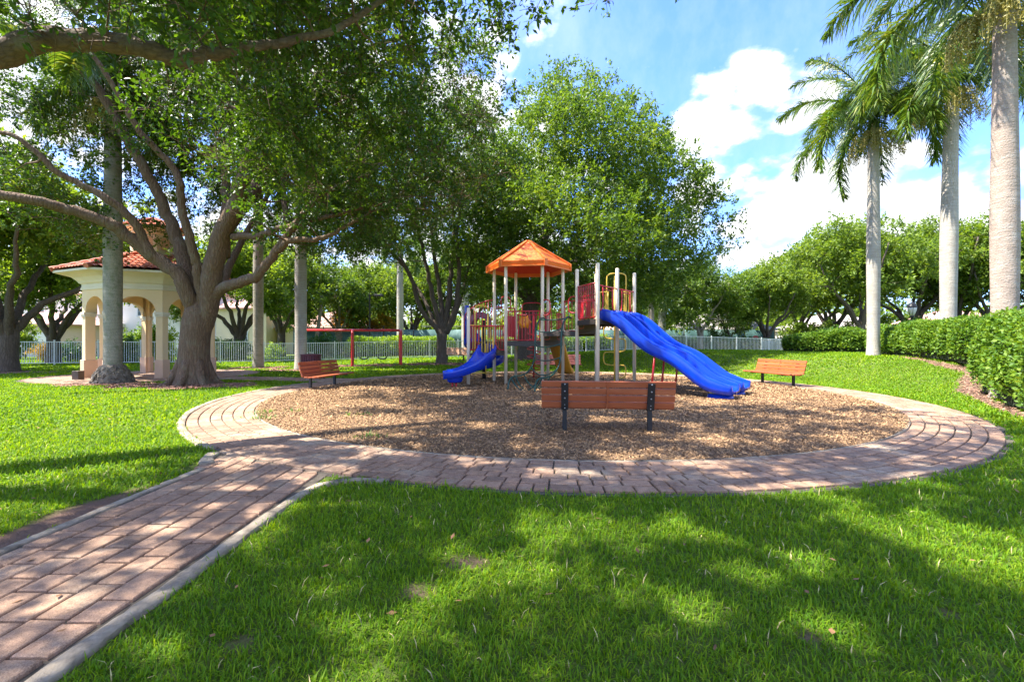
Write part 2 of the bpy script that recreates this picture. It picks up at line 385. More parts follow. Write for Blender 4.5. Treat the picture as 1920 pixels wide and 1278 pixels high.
so = mixc(N, L, n3.outputs['Fac'], (.075,.045,.032), (.3,.19,.14))
L.new(mixc(N, L, at_.outputs['Fac'], gr, so), P.inputs['Base Color']); P.inputs['Roughness'].default_value = .95; P.inputs['Specular IOR Level'].default_value = .15
b = N.new('ShaderNodeBump'); b.inputs['Distance'].default_value = .03
L.new(math_(N, L, 'ADD', n2.outputs['Fac'], n3.outputs['Fac']), b.inputs['Height']); L.new(b.outputs[0], P.inputs['Normal'])
g = mb.build('ground', m); tag(g, kind='structure')
a = g.data.attributes.new('soil', 'FLOAT', 'POINT'); a.data.foreach_set('value', dirt(X, Y).astype(np.float32).reshape(-1))

# mulch disc
mb = MB(); th = np.linspace(0, 2*pi, 97)[:-1]
rr = [0.02, 2, 4, 6, 7, 7.5, RI-.02]; hh = [.03, .035, .03, .03, .03, .02, .004]
mb.rev(list(zip(rr, hh)), (RC[0], RC[1], .006), 96)
tag(mb.build('mulch_bed', M['mulch']), kind='structure')
# paver bricks
def bricks(mb, P4, h=.03, bev=.011):
    """P4: (n,4,2) corners of each brick top; rounded edge skirt"""
    n = len(P4); c = P4.mean(1, keepdims=True)
    d = P4-c; ln = np.linalg.norm(d, axis=2, keepdims=True)
    tz = h+rng.normal(0, .0016, (n,1,1))
    ins = c+d*(1-bev*1.5/ln); mid = c+d*(1-bev*.35/ln)
    tilt = rng.normal(0, .008, (n,1,2))
    zt = tz+((ins-c)*tilt).sum(2, keepdims=True)
    V = np.concatenate([np.concatenate([ins, zt], 2), np.concatenate([mid, zt-bev*.6], 2), np.concatenate([P4, np.full((n,4,1), -.002)], 2)], 1)
    b0 = (np.arange(n)*12)[:,None]
    f = [np.hstack([b0+k for k in (0,1,2,3)])]
    for q in (0, 4):
        for k in range(4): f.append(np.hstack([b0+q+k, b0+q+4+k, b0+q+4+(k+1)%4, b0+q+(k+1)%4]))
    mb.add(V.reshape(-1, 3), *f)
def rowcuts(a, b, lens=(.16,.23,.3)):
    c = [a-rng.uniform(0, .2)]
    while c[-1] < b: c.append(c[-1]+lens[rng.integers(len(lens))]*rng.uniform(.96, 1.04))
    return np.array(c)
G = .0075
mbp = MB(); mbj = MB()
# ring, 6 courses
rw = (RO-.07-RI-.06)/6
for k in range(6):
    r0 = RI+.06+k*rw+G; r1 = r0+rw-2*G; rm = (r0+r1)/2
    cu = rowcuts(0, 2*pi*rm)/rm; cu = cu[cu < 2*pi+cu[0]-.012]
    cu = np.append(cu, cu[0]+2*pi)
    a0 = cu[:-1]+G/rm; a1 = cu[1:]-G/rm
    P4 = np.stack([np.stack([RC[0]+r*np.cos(a), RC[1]+r*np.sin(a)], -1) for r, a in ((r1,a1),(r1,a0),(r0,a0),(r0,a1))], 1)[:, ::-1]
    bricks(mbp, P4)
mbj.rev([(RI-.03, .004), (RO+.02, .004)], (RC[0], RC[1], 0), 128)
o = mbp.build('ring_path', M['paver'], smoothed=False); tag(o, kind='structure')
tag(mbj.build('ring_path_sand', M['joint']), kind='structure')
# straight path
mbp = MB(); mbj = MB()
w = (PX1-PX0-.2)/7
def clip_ring(P4):
    r = np.hypot(P4[:,:,0]-RC[0], P4[:,:,1]-RC[1]); P4 = P4[r.max(1) > RO+.05].copy()
    d = P4-RC; r = np.linalg.norm(d, axis=2, keepdims=True)
    return np.where(r < RO-.055, RC+d/r*(RO-.055), P4)
for k in range(9):
    x0 = PX0+.1+k*w+G - (w if k >= 7 else 0)*0
    if k >= 7: x0 = PX0+.1-(k-6)*w+G
    x1 = x0+w-2*G
    cu = rowcuts(.6 if k < 7 else 5.3, 7.2, (.2,.27,.36)); 
    a0, a1 = cu[:-1]+G, cu[1:]-G
    one = np.ones_like(a0)
    P4 = np.stack([np.stack([x0*one, a0], -1), np.stack([x1*one, a0], -1), np.stack([x1*one, a1], -1), np.stack([x0*one, a1], -1)], 1)
    P4 = clip_ring(P4)
    if k < 7: P4 = P4[P4[:,:,1].max(1) < 6.9]
    else: P4 = P4[(P4[:,:,1].max(1) < 6.75) & (P4[:,:,1].min(1) > 5.3-(0 if k == 7 else -.35))]
    if len(P4): bricks(mbp, P4)
mbj.add([[PX0,.3,.0075],[PX1,.3,.0075],[PX1,5.3,.0075],[PX1-.4,6.2,.0075],[-4.1,6.9,.0075],[PX0-.45,5.9,.0075],[PX0,5.3,.0075]], [[0,1,2,3,4,5,6]])
tag(mbp.build('entrance_path', M['paver'], smoothed=False), kind='structure')
tag(mbj.build('entrance_path_sand', M['joint']), kind='structure')
# gazebo pad and its path
mbp = MB(); mbj = MB()
for k in range(-20, 20):
    y0 = GZ[1]+k*.205+G; y1 = y0+.205-2*G; hw = math.sqrt(max(0, 4.0**2-max(abs(y0-GZ[1]), abs(y1-GZ[1]))**2))
    if hw < .3: continue
    cu = rowcuts(GZ[0]-hw, GZ[0]+hw); a0, a1 = cu[:-1]+G, np.minimum(cu[1:], GZ[0]+hw)-G
    ok = (a1-a0 > .04) & (a0 > GZ[0]-hw); a0, a1 = a0[ok], a1[ok]; one = np.ones_like(a0)
    bricks(mbp, np.stack([np.stack([a0, y0*one], -1), np.stack([a1, y0*one], -1), np.stack([a1, y1*one], -1), np.stack([a0, y1*one], -1)], 1))
mbj.rev([(0.01, .006), (4.08, .006)], (GZ[0], GZ[1], 0), 48)
A = np.array([-12.2, 18.4]); B = np.array([-6.2, 17.1]); d = (B-A)/np.linalg.norm(B-A); q = np.array([-d[1], d[0]])
for k in range(-4, 4):
    w0 = k*.185+G; w1 = w0+.185-2*G; cu = rowcuts(0, np.linalg.norm(B-A)); a0, a1 = cu[:-1]+G, cu[1:]-G
    P4 = np.stack([A+d*a0[:,None]+q*w0, A+d*a1[:,None]+q*w0, A+d*a1[:,None]+q*w1, A+d*a0[:,None]+q*w1], 1)
    P4 = P4[np.hypot(P4[:,:,0]-GZ[0], P4[:,:,1]-GZ[1]).min(1) > 4.02]
    bricks(mbp, clip_ring(P4))
c4 = [A+q*.75, A-q*.75, B-q*.75, B+q*.75]
mbj.add([[*p, .009] for p in c4], [[0,1,2,3]])
tag(mbp.build('gazebo_path', M['paver'], smoothed=False), kind='structure')
tag(mbj.build('gazebo_path_sand', M['joint']), kind='structure')
# concrete kerbs
def kerb(name, pts, w, h, seg=8):
    P = smooth(np.c_[np.array(pts, float), np.zeros(len(pts))], seg)
    T = np.gradient(P, axis=0); T /= np.linalg.norm(T, axis=1, keepdims=True)
    sd = np.stack([T[:,1], -T[:,0], 0*T[:,0]], 1)
    wob = np.stack([np.convolve(rng.normal(0, .016, len(P)), np.ones(5)/5, 'same') for _ in range(6)], 1); up = np.repeat([[0,0,1.]], len(P), 0)
    base = np.array([(-w/2,-.05),(-w/2,h*.75),(-w/2+.015,h),(w/2-.015,h),(w/2,h*.75),(w/2,-.05)])
    pr = np.repeat(base[None], len(P), 0); pr[:,1:5,0] += wob[:,1:5]; pr[:,2:4,1] += rng.normal(0, .002, (len(P), 2))
    k = MB(); k.sweep(P, sd, up, pr)
    return tag(k.build(name, M['concrete']), kind='structure')
kerb('kerb_strip', [(PX1, y) for y in np.arange(.4, 4.4, .5)]+[(PX1+.03, 4.5), (PX1+.13, 4.72), (PX1+.36, 4.85), (PX1+.75, 4.82)], .1, .036)
kerb('kerb_strip', [(PX0, y) for y in np.arange(.4, 5.5, .5)], .085, .022)
kerb('kerb_strip', [(PX0-.02, 5.42), (PX0-.2, 5.7), (PX0-.3, 5.98)], .15, .045, 6)
kerb('kerb_strip', [(RC[0]+(RO-.0)*cos(a), RC[1]+(RO-.0)*sin(a)) for a in np.radians(np.arange(163, 234.5, 3))], .12, .04, 4)
kerb('kerb_strip', [(RC[0]+(RI+.025)*cos(a), RC[1]+(RI+.025)*sin(a)) for a in np.radians(np.arange(0, 363, 4))], .045, .03, 4)

# mulch chips
def chips(n, rmin, rmax, size, yr=None):
    a = rng.uniform(0, 2*pi, n); r = np.sqrt(rng.uniform(rmin**2, rmax**2, n))
    x, y = RC[0]+r*np.cos(a), RC[1]+r*np.sin(a)
    if yr: ok = (y > yr[0]) & (y < yr[1]); x, y = x[ok], y[ok]
    n = len(x); th = rng.uniform(0, pi, n); l = size*rng.uniform(.5, 1.5, n); w = l*rng.uniform(.18, .45, n)
    tl = rng.normal(0, .35, n); t2 = rng.normal(0, .4, n)
    ax = np.stack([np.cos(th)*np.cos(tl), np.sin(th)*np.cos(tl), np.sin(tl)], 1)*l[:,None]/2
    bx = np.stack([-np.sin(th)*np.cos(t2), np.cos(th)*np.cos(t2), np.sin(t2)], 1)*w[:,None]/2
    c = np.stack([x, y, .043+rng.uniform(0, .022, n)], 1)
    c[:,2] -= .012*sstep(7.4, 7.7, np.hypot(x-RC[0], y-RC[1]))
    V = np.stack([c-ax-bx*.7, c+ax-bx, c+ax*.8+bx, c-ax+bx], 1).reshape(-1, 3)
    return V, np.arange(4*n).reshape(-1, 4)
mb = MB()
for args in ((220000, 0, RI+.035, .031, (5.4, 8.6)), (130000, 0, RI+.035, .042, (8.6, 13)), (60000, 0, RI+.035, .062, (13, 22))):
    mb.add(*chips(int(args[0]*2), *args[1:]))
tag(mb.build('wood_chips', M['chip'], smoothed=False), 'loose brown wood chips covering the round play area', 'wood chips', kind='stuff')

# ------------------------------------------------------------------ grass
def blades(x, y, ln, wd, lean=.62):
    n = len(x); th = rng.uniform(0, 2*pi, n); ln = ln*rng.uniform(.55, 1.35, n); wd = wd*rng.uniform(.7, 1.3, n)
    le = np.abs(rng.normal(0, lean, n))+.12
    d = np.stack([np.cos(th), np.sin(th), 0*th], 1); s = np.stack([-np.sin(th), np.cos(th), 0*th], 1)*wd[:,None]/2
    p = np.stack([x, y, gz(x, y)-.004], 1); up = np.array([0,0,1.])
    m = p+(d*np.sin(le)[:,None]+up*np.cos(le)[:,None])*ln[:,None]*.55
    l2 = le*2.0+.2
    t = m+(d*np.sin(l2)[:,None]+up*np.cos(l2)[:,None])*ln[:,None]*.5
    V = np.stack([p-s*.7, p+s*.7, m+s, m-s, t], 1).reshape(-1, 3); b = (np.arange(n)*5)[:,None]
    return V, np.hstack([b, b+1, b+2, b+3]), np.hstack([b+3, b+2, b+4])
def grassfield(y0, y1, dens, ln, wd, xk=1.32):
    n = int(dens*xk*(y1**2-y0**2)+dens*(y1-y0)*2)
    yy = np.sqrt(rng.uniform(y0**2, y1**2, n)); xx = rng.uniform(-1, 1, n)*(xk*yy+1)
    dd = dirt(xx, yy)
    bare = .5+.5*np.sin(2.3*xx+1.1*np.sin(1.7*yy))*np.sin(2.9*yy+1.3*np.sin(2.1*xx+.5))
    cl_n = np.sin(11*xx+3*np.sin(7*yy))*np.sin(9.5*yy+2*np.sin(8*xx))+rng.normal(0, .3, len(xx))
    ok = (~in_path(xx, yy, .02) | (~in_path(xx, yy, .09) & (cl_n > .45))) & (rng.uniform(0, 1, n) > dd*1.02) & (rng.uniform(0, 1, n) > .35*np.clip(bare-.72, 0, 1)*3)
    return xx[ok], yy[ok]
mb = MB()
for (y0, y1, dens, ln, wd) in ((1.2, 3.0, 6400, .056, .0058), (3.0, 4.6, 4300, .06, .0074), (4.6, 7.5, 1700, .07, .013), (7.5, 12, 700, .075, .021), (12, 18, 620, .075, .024), (18, 27, 250, .085, .042), (27, 40, 70, .09, .085)):
    xx, yy = grassfield(y0, y1, dens, ln, wd, 1.32 if y0 < 4 else 1.75)
    mb.add(*blades(xx, yy, ln, wd))
tag(mb.build('lawn_grass', M['grass'], smoothed=False), 'bright green lawn grass with sun flecks around the brick paths', 'grass', kind='stuff')
mb = MB()   # weeds in the mulch
for (cx, cy, r, n) in ((-5.05, 9.3, .16, 90), (-4.55, 9.45, .12, 60), (-4.75, 8.65, .16, 80), (-3.05, 8.95, .15, 70), (-2.15, 6.9, .13, 70), (-1.75, 6.75, .1, 40), (7.6, 6.95, .09, 60), (-2.95, 5.9, .03, 12)):
    mb.add(*blades(cx+rng.normal(0, r, n), cy+rng.normal(0, r*.5, n), .13 if r > .1 else .05, .012))
tag(mb.build('weed_tufts', M['weed'], smoothed=False), 'small green weeds sprouting in the mulch and joints', 'weeds', kind='stuff')

mb = MB(); n = 420
y_ = np.sqrt(rng.uniform(1.6**2, 13**2, n)); x_ = rng.uniform(-1.15, 1.15, n)*y_; th = rng.uniform(0, 2*pi, n)
on = in_path(x_, y_, 0); z_ = np.where(on, .036, .03+rng.uniform(0, .03, n))+gz(x_, y_); l_ = rng.uniform(.035, .075, n)
ax = np.stack([np.cos(th), np.sin(th), rng.normal(0, .2, n)], 1); sd_ = np.stack([-np.sin(th), np.cos(th), rng.normal(0, .25, n)], 1); p_ = np.stack([x_, y_, z_], 1)
V = np.stack([p_, p_+ax*l_[:,None]*.5+sd_*l_[:,None]*.22, p_+ax*l_[:,None], p_+ax*l_[:,None]*.5-sd_*l_[:,None]*.22], 1).reshape(-1, 3)
def bed_chips(n, bx):
    x, y = rng.uniform(bx[0], bx[1], n), rng.uniform(bx[2], bx[3], n); ok = (dirt(x, y) > .55) & ~in_path(x, y, 0); return x[ok], y[ok]
mbc = MB()
for n_, bx, sz_ in ((9000, (8.6, 16.8, 7, 20), .06), (6000, (-14.5, -7.5, 13.5, 16.6), .07), (3000, (-15.5, -9, 22, 26), .09), (4000, (-13.5, -5, 25, 27.4), .09), (2500, (-7, 4, 25.4, 31), .1), (1500, (-16, -13, 14.8, 16.4), .07)):
    x, y = bed_chips(n_*3, bx); m_ = len(x); t2 = rng.uniform(0, pi, m_); l2 = sz_*rng.uniform(.5, 1.4, m_); a2 = np.stack([np.cos(t2), np.sin(t2), rng.normal(0, .3, m_)], 1)*l2[:,None]/2; b2 = np.stack([-np.sin(t2), np.cos(t2), rng.normal(0, .3, m_)], 1)*l2[:,None]*.16
    c2 = np.stack([x, y, gz(x, y)+.012+rng.uniform(0, .02, m_)], 1); mbc.add(np.stack([c2-a2-b2, c2+a2-b2, c2+a2*.8+b2, c2-a2+b2], 1).reshape(-1, 3), np.arange(4*m_).reshape(-1, 4))
M['bed_chip'] = pm('bed_chip', (.36,.2,.13), (.25,.13,.085), 9, .9, island=.5)
tag(mbc.build('bed_chips', M['bed_chip'], smoothed=False), 'reddish wood chips in the planting beds round trunks and hedge', 'wood chips', kind='stuff')
xx, yy = grassfield(1.4, 6.5, 60, .05, .006); mbd = MB(); mbd.add(*blades(xx, yy, .075, .006, 1.0))
M['straw'] = pm('straw', (.5,.42,.2), (.4,.32,.14), 6, .8, island=.3)
tag(mbd.build('dry_grass', M['straw'], smoothed=False), 'dry straw coloured blades mixed through the near lawn', 'dry grass', kind='stuff')
M['dead_leaf'] = pm('dead_leaf', (.3,.15,.06), (.2,.1,.045), 5, .8, island=.5)
mb.add(V, np.arange(4*n).reshape(-1, 4)); tag(mb.build('fallen_leaves', M['dead_leaf'], smoothed=False), 'scattered dry brown leaves lying on lawn and pavers', 'fallen leaves', kind='stuff')

# ------------------------------------------------------------------ foliage
SUN = np.array([cos(EL)*cos(AZ), cos(EL)*sin(AZ), sin(EL)])
FLECK = [((u-960)/(v-639)*EYE, F*EYE/(v-639), r) for (u, v, r) in (
    (960,1055,.36),(890,1085,.22),(720,1175,.26),(665,1235,.2),(1070,985,.36),(1140,1002,.26),(1400,1075,.2),(1500,1060,.2),(1480,915,.42),(1690,985,.4),(1775,1000,.36),(1330,1145,.16),(1720,905,.3),(1260,1000,.3),(640,1110,.1),(1850,1060,.3),(1560,1180,.15),(300,1230,.14),
    (480,1000,.26),(560,940,.36),(430,930,.3),(600,890,.36),(330,1050,.16),(280,1000,.16),(130,1140,.12),(480,870,.36),(400,800,.5),(720,850,.4),(900,868,.26),(1150,862,.26),(1050,890,.26),(1330,870,.3),(1600,830,.4),(1700,800,.5),(650,835,.36),(520,780,.5),
    (700,760,.6),(600,770,.45),(850,740,.5),(750,800,.45),(640,740,.5),(1000,760,.4),(1150,790,.34),(1290,800,.3),(1350,830,.34),(900,800,.34),(1450,745,.7),(1250,745,.5),(1560,760,.5))]
def sunlit(p, k=1.0):
    g_ = p[:,:2]-SUN[:2]*(p[:,2]/SUN[2])[:,None]; keep = np.ones(len(p), bool)
    wob = 1+.3*np.sin(g_[:,0]*9+1.3*np.sin(g_[:,1]*7))+.25*np.sin(g_[:,1]*13+g_[:,0]*5)
    for x, y, r in FLECK: keep &= ~(np.hypot(g_[:,0]-x, (g_[:,1]-y)*1.15) < r*1.18*k*wob)
    for (x, y, z, r, k) in ((.3, 16.2, 4.6, 1.5, .75), (1.6, 15.4, 2.2, 3.2, .4), (4.6, 12.4, 1.2, 1.9, .5), (2.0, 7.5, .8, 1.0, .3)):
        q = p[:,:2]-SUN[:2]*((p[:,2]-z)/SUN[2])[:,None]
        keep &= ~((np.hypot(q[:,0]-x, q[:,1]-y) < r) & (p[:,2] > z) & (np.sin(q[:,0]*5.3+2*np.sin(q[:,1]*4.1))*np.sin(q[:,1]*6.1+1.7*np.sin(q[:,0]*3.3)) < 2*k-1))
    return keep
def leafquads(p, ax, nr, L, W):
    """p base (n,3), ax unit axis, nr approx normal"""
    s = np.cross(ax, nr); s /= (np.linalg.norm(s, axis=1, keepdims=True)+1e-9); n2 = np.cross(s, ax)
    L = L[:,None]; W = W[:,None]
    V = np.stack([p, p+ax*L*.45+s*W*.5+n2*L*.06, p+ax*L, p+ax*L*.45-s*W*.5+n2*L*.06], 1).reshape(-1, 3)
    return V, np.arange(len(p)*4).reshape(-1, 4)
def unit(v): return v/(np.linalg.norm(v, axis=-1, keepdims=True)+1e-9)
def sprays(cl, twigs, per, tl, leaf, wfac=.5, up=.35, droop=0.0, r=None, gaps=False, twigmb=None):
    g = r or rng
    K = len(cl)*twigs
    c = np.repeat(cl, twigs, 0)+g.normal(0, tl*.28, (K, 3))
    d = unit(g.normal(0, 1, (K, 3))+np.array([0, 0, up])); ln = tl*g.uniform(.5, 1.3, K)
    t = np.sqrt(g.uniform(0, 1, (K, per)))
    p = c[:,None]+d[:,None]*(t*ln[:,None])[:,:,None]+g.normal(0, leaf*.45, (K, per, 3))
    p[:,:,2] -= droop*t**2
    ax = unit(d[:,None]*.8+g.normal(0, .65, (K, per, 3))+np.array([0,0,-.25]))
    nr = unit(g.normal(0, .6, (K, per, 3))+np.array([0,0,1.0]))
    p, ax, nr = p.reshape(-1, 3), ax.reshape(-1, 3), nr.reshape(-1, 3)
    if gaps: k_ = sunlit(p); p, ax, nr = p[k_], ax[k_], nr[k_]
    if twigmb is not None:
        e = c+d*ln[:,None]*.95; o_ = unit(np.cross(d, [0,0,1.0])); o2 = np.cross(d, o_); V = []
        for q, w_ in ((c, .006), (e, .0025)):
            for a_ in (0, 2.1, 4.2): V.append(q+(o_*cos(a_)+o2*sin(a_))*w_)
        V = np.stack(V, 1).reshape(-1, 3); b_ = (np.arange(K)*6)[:,None]
        twigmb.add(V, *[np.hstack([b_+i, b_+(i+1) % 3, b_+3+(i+1) % 3, b_+3+i]) for i in range(3)])
    L = leaf*g.uniform(.55, 1.45, len(p))
    return leafquads(p, ax, nr, L, L*wfac*g.uniform(.8, 1.2, len(p)))
def grow(mb, limbs, cl, rfac=.55, tip=.008, sides=6, up=.25, r=None):
    """limbs: list of (points, radii). clusters join the nearest limb node by a curved branch"""
    g = r or rng
    NP = np.zeros((60000, 3)); NR = np.zeros(60000); k = 0
    for P, rad in limbs:
        mb.tube(P, rad, 14 if rad[0] > .12 else 8)
        NP[k:k+len(P)] = P; NR[k:k+len(P)] = rad; k += len(P)
    if len(cl) == 0: return
    d0 = np.min(np.linalg.norm(cl[:,None]-NP[None,:k:2], axis=2), axis=1)
    for ci in np.argsort(d0):
        c = cl[ci]; v = c-NP[:k]; dist = np.linalg.norm(v, axis=1)
        cost = dist*(1+.5*(v[:,2] < -.1*dist))+.25*(NR[:k] < .012)
        i = int(np.argmin(cost)); p = NP[i]; l = dist[i]
        if l < .05: continue
        r0 = min(NR[i]*.75, .012+.012*l+.006*l*l*.5); r0 = max(r0, tip*1.3)
        md = (p+c)/2+np.array([0,0,up*l*.35*g.uniform(-.6, 1)])+g.normal(0, .07*l, 3)
        m = max(3, min(7, int(l*2.2)+2)); t = np.linspace(0, 1, m)[:,None]
        B = (1-t)**2*p+2*t*(1-t)*md+t*t*c
        B[1:-1] += g.normal(0, .02*l, (m-2, 3))
        rad = np.linspace(r0, tip, m)
        mb.tube(B, rad, sides if r0 > .03 else 4, caps=False)
        NP[k:k+m-1] = B[1:]; NR[k:k+m-1] = rad[1:]; k += m-1
def dart(fn, n, mind, tries=60):
    pts = np.zeros((0, 3))
    for _ in range(tries):
        q = fn(n)
        for p in q:
            if len(pts) == 0 or np.min(np.sum((pts-p)**2, 1)) > mind*mind: pts = np.vstack([pts, p])
            if len(pts) >= n: return pts
    return pts
def ellsamp(c, r, shell=.5, keep=None, g=None):
    g = g or rng
    def f(n):
        d = unit(g.normal(0, 1, (n, 3))); rad = g.uniform(shell**3, 1, (n, 1))**(1/3)
        q = np.array(c)+d*rad*np.array(r)
        return q[keep(q)] if keep is not None else q
    return f
def limb(pts, r0, r1, seg=5, wob=.02, p=1.0):
    P = smooth(pts, seg); n = len(P)
    P[1:-1] += rng.normal(0, wob, (n-2, 3))
    t = np.linspace(0, 1, n)**p
    return P, r0+(r1-r0)*t
def I(lst): return [at(*q) for q in lst]

# --- foreground oak
root = empty('oak_tree', (-11.05, 15.8, 0), 'huge foreground oak with forked limbs standing beside the gazebo', 'tree')
tr = MB()
B0 = np.array([-11.05, 15.8, 0])
trunk = ([B0+np.array(q) for q in ((0,0,-.15),(0,0,.05),(0,0,.25),(0,0,.6),(.02,0,1.1),(.05,0,1.6),(.12,0,2.1),(.2,0,2.6),(.26,0,3.0))], np.array([.8,.65,.57,.5,.465,.45,.46,.42,.18]))
limbs = [trunk]
CORE = [np.array([-10.98, 15.8, .9])]
def olimb(pts, r0, r1, seg=5):
    P, rad = limb(CORE+I(pts), r0, r1, seg)
    return P, rad*.84*np.interp(np.arange(len(P)), [0, 2, 9], [.3, .42, 1])
limbs += [olimb([(368,600,15.75),(350,550,15.5),(333,513,15.3),(282,478,15.0),(224,430,14.5),(192,414,14.2),(128,392,13.8),(64,377,13.3),(-40,358,12.8),(-140,345,12.4)], .33, .13)]
limbs += [limb(I([(288,486,15.0),(268,450,14.8),(253,417,14.6),(205,376,14.2),(160,350,14),(100,318,13.6),(40,262,13.2),(-30,240,13)]), .16, .05)]
limbs += [olimb([(372,590,15.8),(352,520,15.9),(340,470,16),(324,430,16),(304,382,15.9),(273,321,15.6),(233,255,15.3),(182,164,14.8),(109,98,14.3),(40,40,14)], .34, .1)]
limbs += [olimb([(378,600,15.75),(373,520,15.4),(368,490,15.3),(353,440,15.1),(340,382,15),(337,345,14.9),(321,310,14.8),(262,248,14.3),(237,204,14),(197,138,13.6),(150,70,13.2)], .22, .07)]
limbs += [olimb([(386,610,15.78),(396,530,15.5),(402,490,15.4),(416,440,15.3),(440,390,15.2),(452,345,15.1),(474,284,15.0),(488,248,14.9)], .44, .24)]
limbs += [limb(I([(488,248,14.9),(496,204,14.8),(497,157,14.7),(492,109,14.5),(500,40,14.3),(510,-60,14)]), .2, .08)]
limbs += [limb(I([(488,250,14.9),(525,226,14.7),(569,179,14.5),(601,138,14.2),(641,109,13.9),(693,92,13.6),(770,60,13.2)]), .17, .05)]
limbs += [limb(I([(488,250,14.9),(455,215,14.5),(419,193,14.1),(394,175,13.8),(350,120,13.4)]), .12, .04)]
limbs += [limb(I([(420,430,15.4),(460,375,15.9),(485,340,16.3),(510,284,16.6),(535,230,16.9),(580,200,17.1),(641,157,17.3),(693,128,17.5),(780,110,17.8)]), .28, .07)]
limbs += [olimb([(388,600,15.78),(410,548,15.55),(449,529,15.2),(481,517,15),(505,488,14.8),(532,450,14.6),(558,414,14.4),(583,383,14.2),(625,355,14),(690,330,13.8)], .27, .07)]
limbs += [limb(I([(520,470,14.7),(545,450,14.4),(590,450,14.2),(640,430,14),(700,395,13.6)]), .12, .035)]
limbs += [limb(I([(436,444,15.3),(480,442,15.1),(510,434,14.9),(583,412,14.5),(640,402,14.2),(700,380,14)]), .12, .04)]
limbs += [limb(I([(420,480,15.6),(425,400,16.2),(424,330,16.8),(426,260,17.2),(430,180,17.5)]), .2, .08)]
limbs += [limb(I([(540,420,16),(530,360,16.4),(540,300,16.8),(560,230,17.2),(580,150,17.5)]), .1, .05)]
limbs += [olimb([(380,600,16.0),(372,520,17),(340,450,18.2),(300,380,19.5),(250,290,20.5)], .24, .08)]
limbs += [olimb([(392,600,16.1),(430,500,17.3),(470,420,18.6),(530,320,20)], .24, .08)]
# root flare
for k in range(7):
    a = k*2*pi/7+.3; q = np.array([cos(a), sin(a), 0])
    tr.tube(smooth([B0+q*.34+[0,0,.8], B0+q*.56+[0,0,.28], B0+q*.76+[0,0,.04], B0+q*1.1+[0,0,-.1]], 4), np.linspace(.17, .07, 13), 8)
def keep_oak(q):
    u = 960+q[:,0]/q[:,1]*F; v = 639-(q[:,2]-EYE)/q[:,1]*F
    e = np.hypot((q[:,0]+10.5)/3.6, (q[:,1]-15.5)/3.6)
    hollow = (e < 1) & (q[:,2] < 7.6)
    gp = q[:,:2]-SUN[:2]*((q[:,2:3]-4.6)/SUN[2]); onroof = np.hypot(gp[:,0]-GZ[0]+.6, gp[:,1]-GZ[1]) < 3.1
    return (q[:,2] > 4.6) & ~onroof & ~hollow & (q[:,0] < .2) & ~((q[:,1] < 14.2) & (q[:,0] < -7.5))
cl = np.vstack([dart(ellsamp((-9.6, 15.2, 9.3), (9.6, 7.6, 5.2), .35, keep_oak), 600, .66),
                dart(ellsamp((-9.0, 13.0, 6.3), (9, 4.5, 1.5), .2, keep_oak), 90, .7),
                dart(ellsamp((-4.0, 13.6, 7.4), (3.8, 3.5, 2.4), .2, keep_oak), 85, .6), dart(ellsamp((-14.5, 16.6, 9.6), (7.5, 2.4, 5), .0, keep_oak), 160, .65), dart(ellsamp((-13, 19.5, 8.5), (7, 2.5, 4), .0, keep_oak), 110, .7)])
grow(tr, limbs, cl)
lf = MB(); lf.add(*sprays(cl, 15, 16, .6, .11, gaps=True, twigmb=tr)); tr.build('trunk', M['oak_bark'], root); lf.build('crown', M['oak_leaf'], root, smoothed=False)

# --- near tree reaching over the lawn, trunk just left of the frame
root = empty('shade_tree', (-9.2, 4.6, 0), 'near tree with one thick mossy limb crossing the top left corner', 'tree')
tr = MB(); B0 = np.array([-9.2, 4.6, 0])
limbs = [([B0+np.array(q) for q in ((0,0,-.1),(0,0,.3),(.05,0,1.2),(.1,0,2.4),(.2,.05,3.6))], np.array([.62,.48,.4,.36,.3]))]
limbs += [limb([B0+[.2,.05,3.5], B0+[.9,.6,4.6], at(-20,105,6.3), at(60,78,6.3), at(150,74,6.3), at(230,82,6.35), at(290,95,6.4), at(340,112,6.5), at(390,104,6.6), at(440,92,6.7), at(520,80,6.9), at(640,50,7.2), at(760,-30,7.6)], .2, .035, wob=.012)]
limbs += [limb([B0+[.2,.05,3.5], B0+[.8,-.4,5.2], B0+[2.6,-.6,7], B0+[5.5,-.3,8.6], B0+[9,0.5,9.6]], .26, .07)]
limbs += [limb([B0+[.2,.05,3.5], B0+[.3,.8,5.4], B0+[1.8,2.6,7.8], B0+[4.5,4.2,9.6], B0+[8,5.2,11]], .26, .07)]
limbs += [limb([B0+[.2,.05,3.5], B0+[-.6,.3,5.5], B0+[-1.5,.8,8], B0+[-2,1,10]], .22, .06)]
def keep_near(q):
    lo = np.maximum(6.3, 1.55+.735*np.maximum(q[:,1], 0))
    left = q[:,0] < -3.2
    lo = np.where(left, np.maximum(5.6, 1.3+.62*q[:,1]), lo)
    return (q[:,2] > lo) & ~((q[:,1] > 6.2) & (q[:,0] < -7.8))
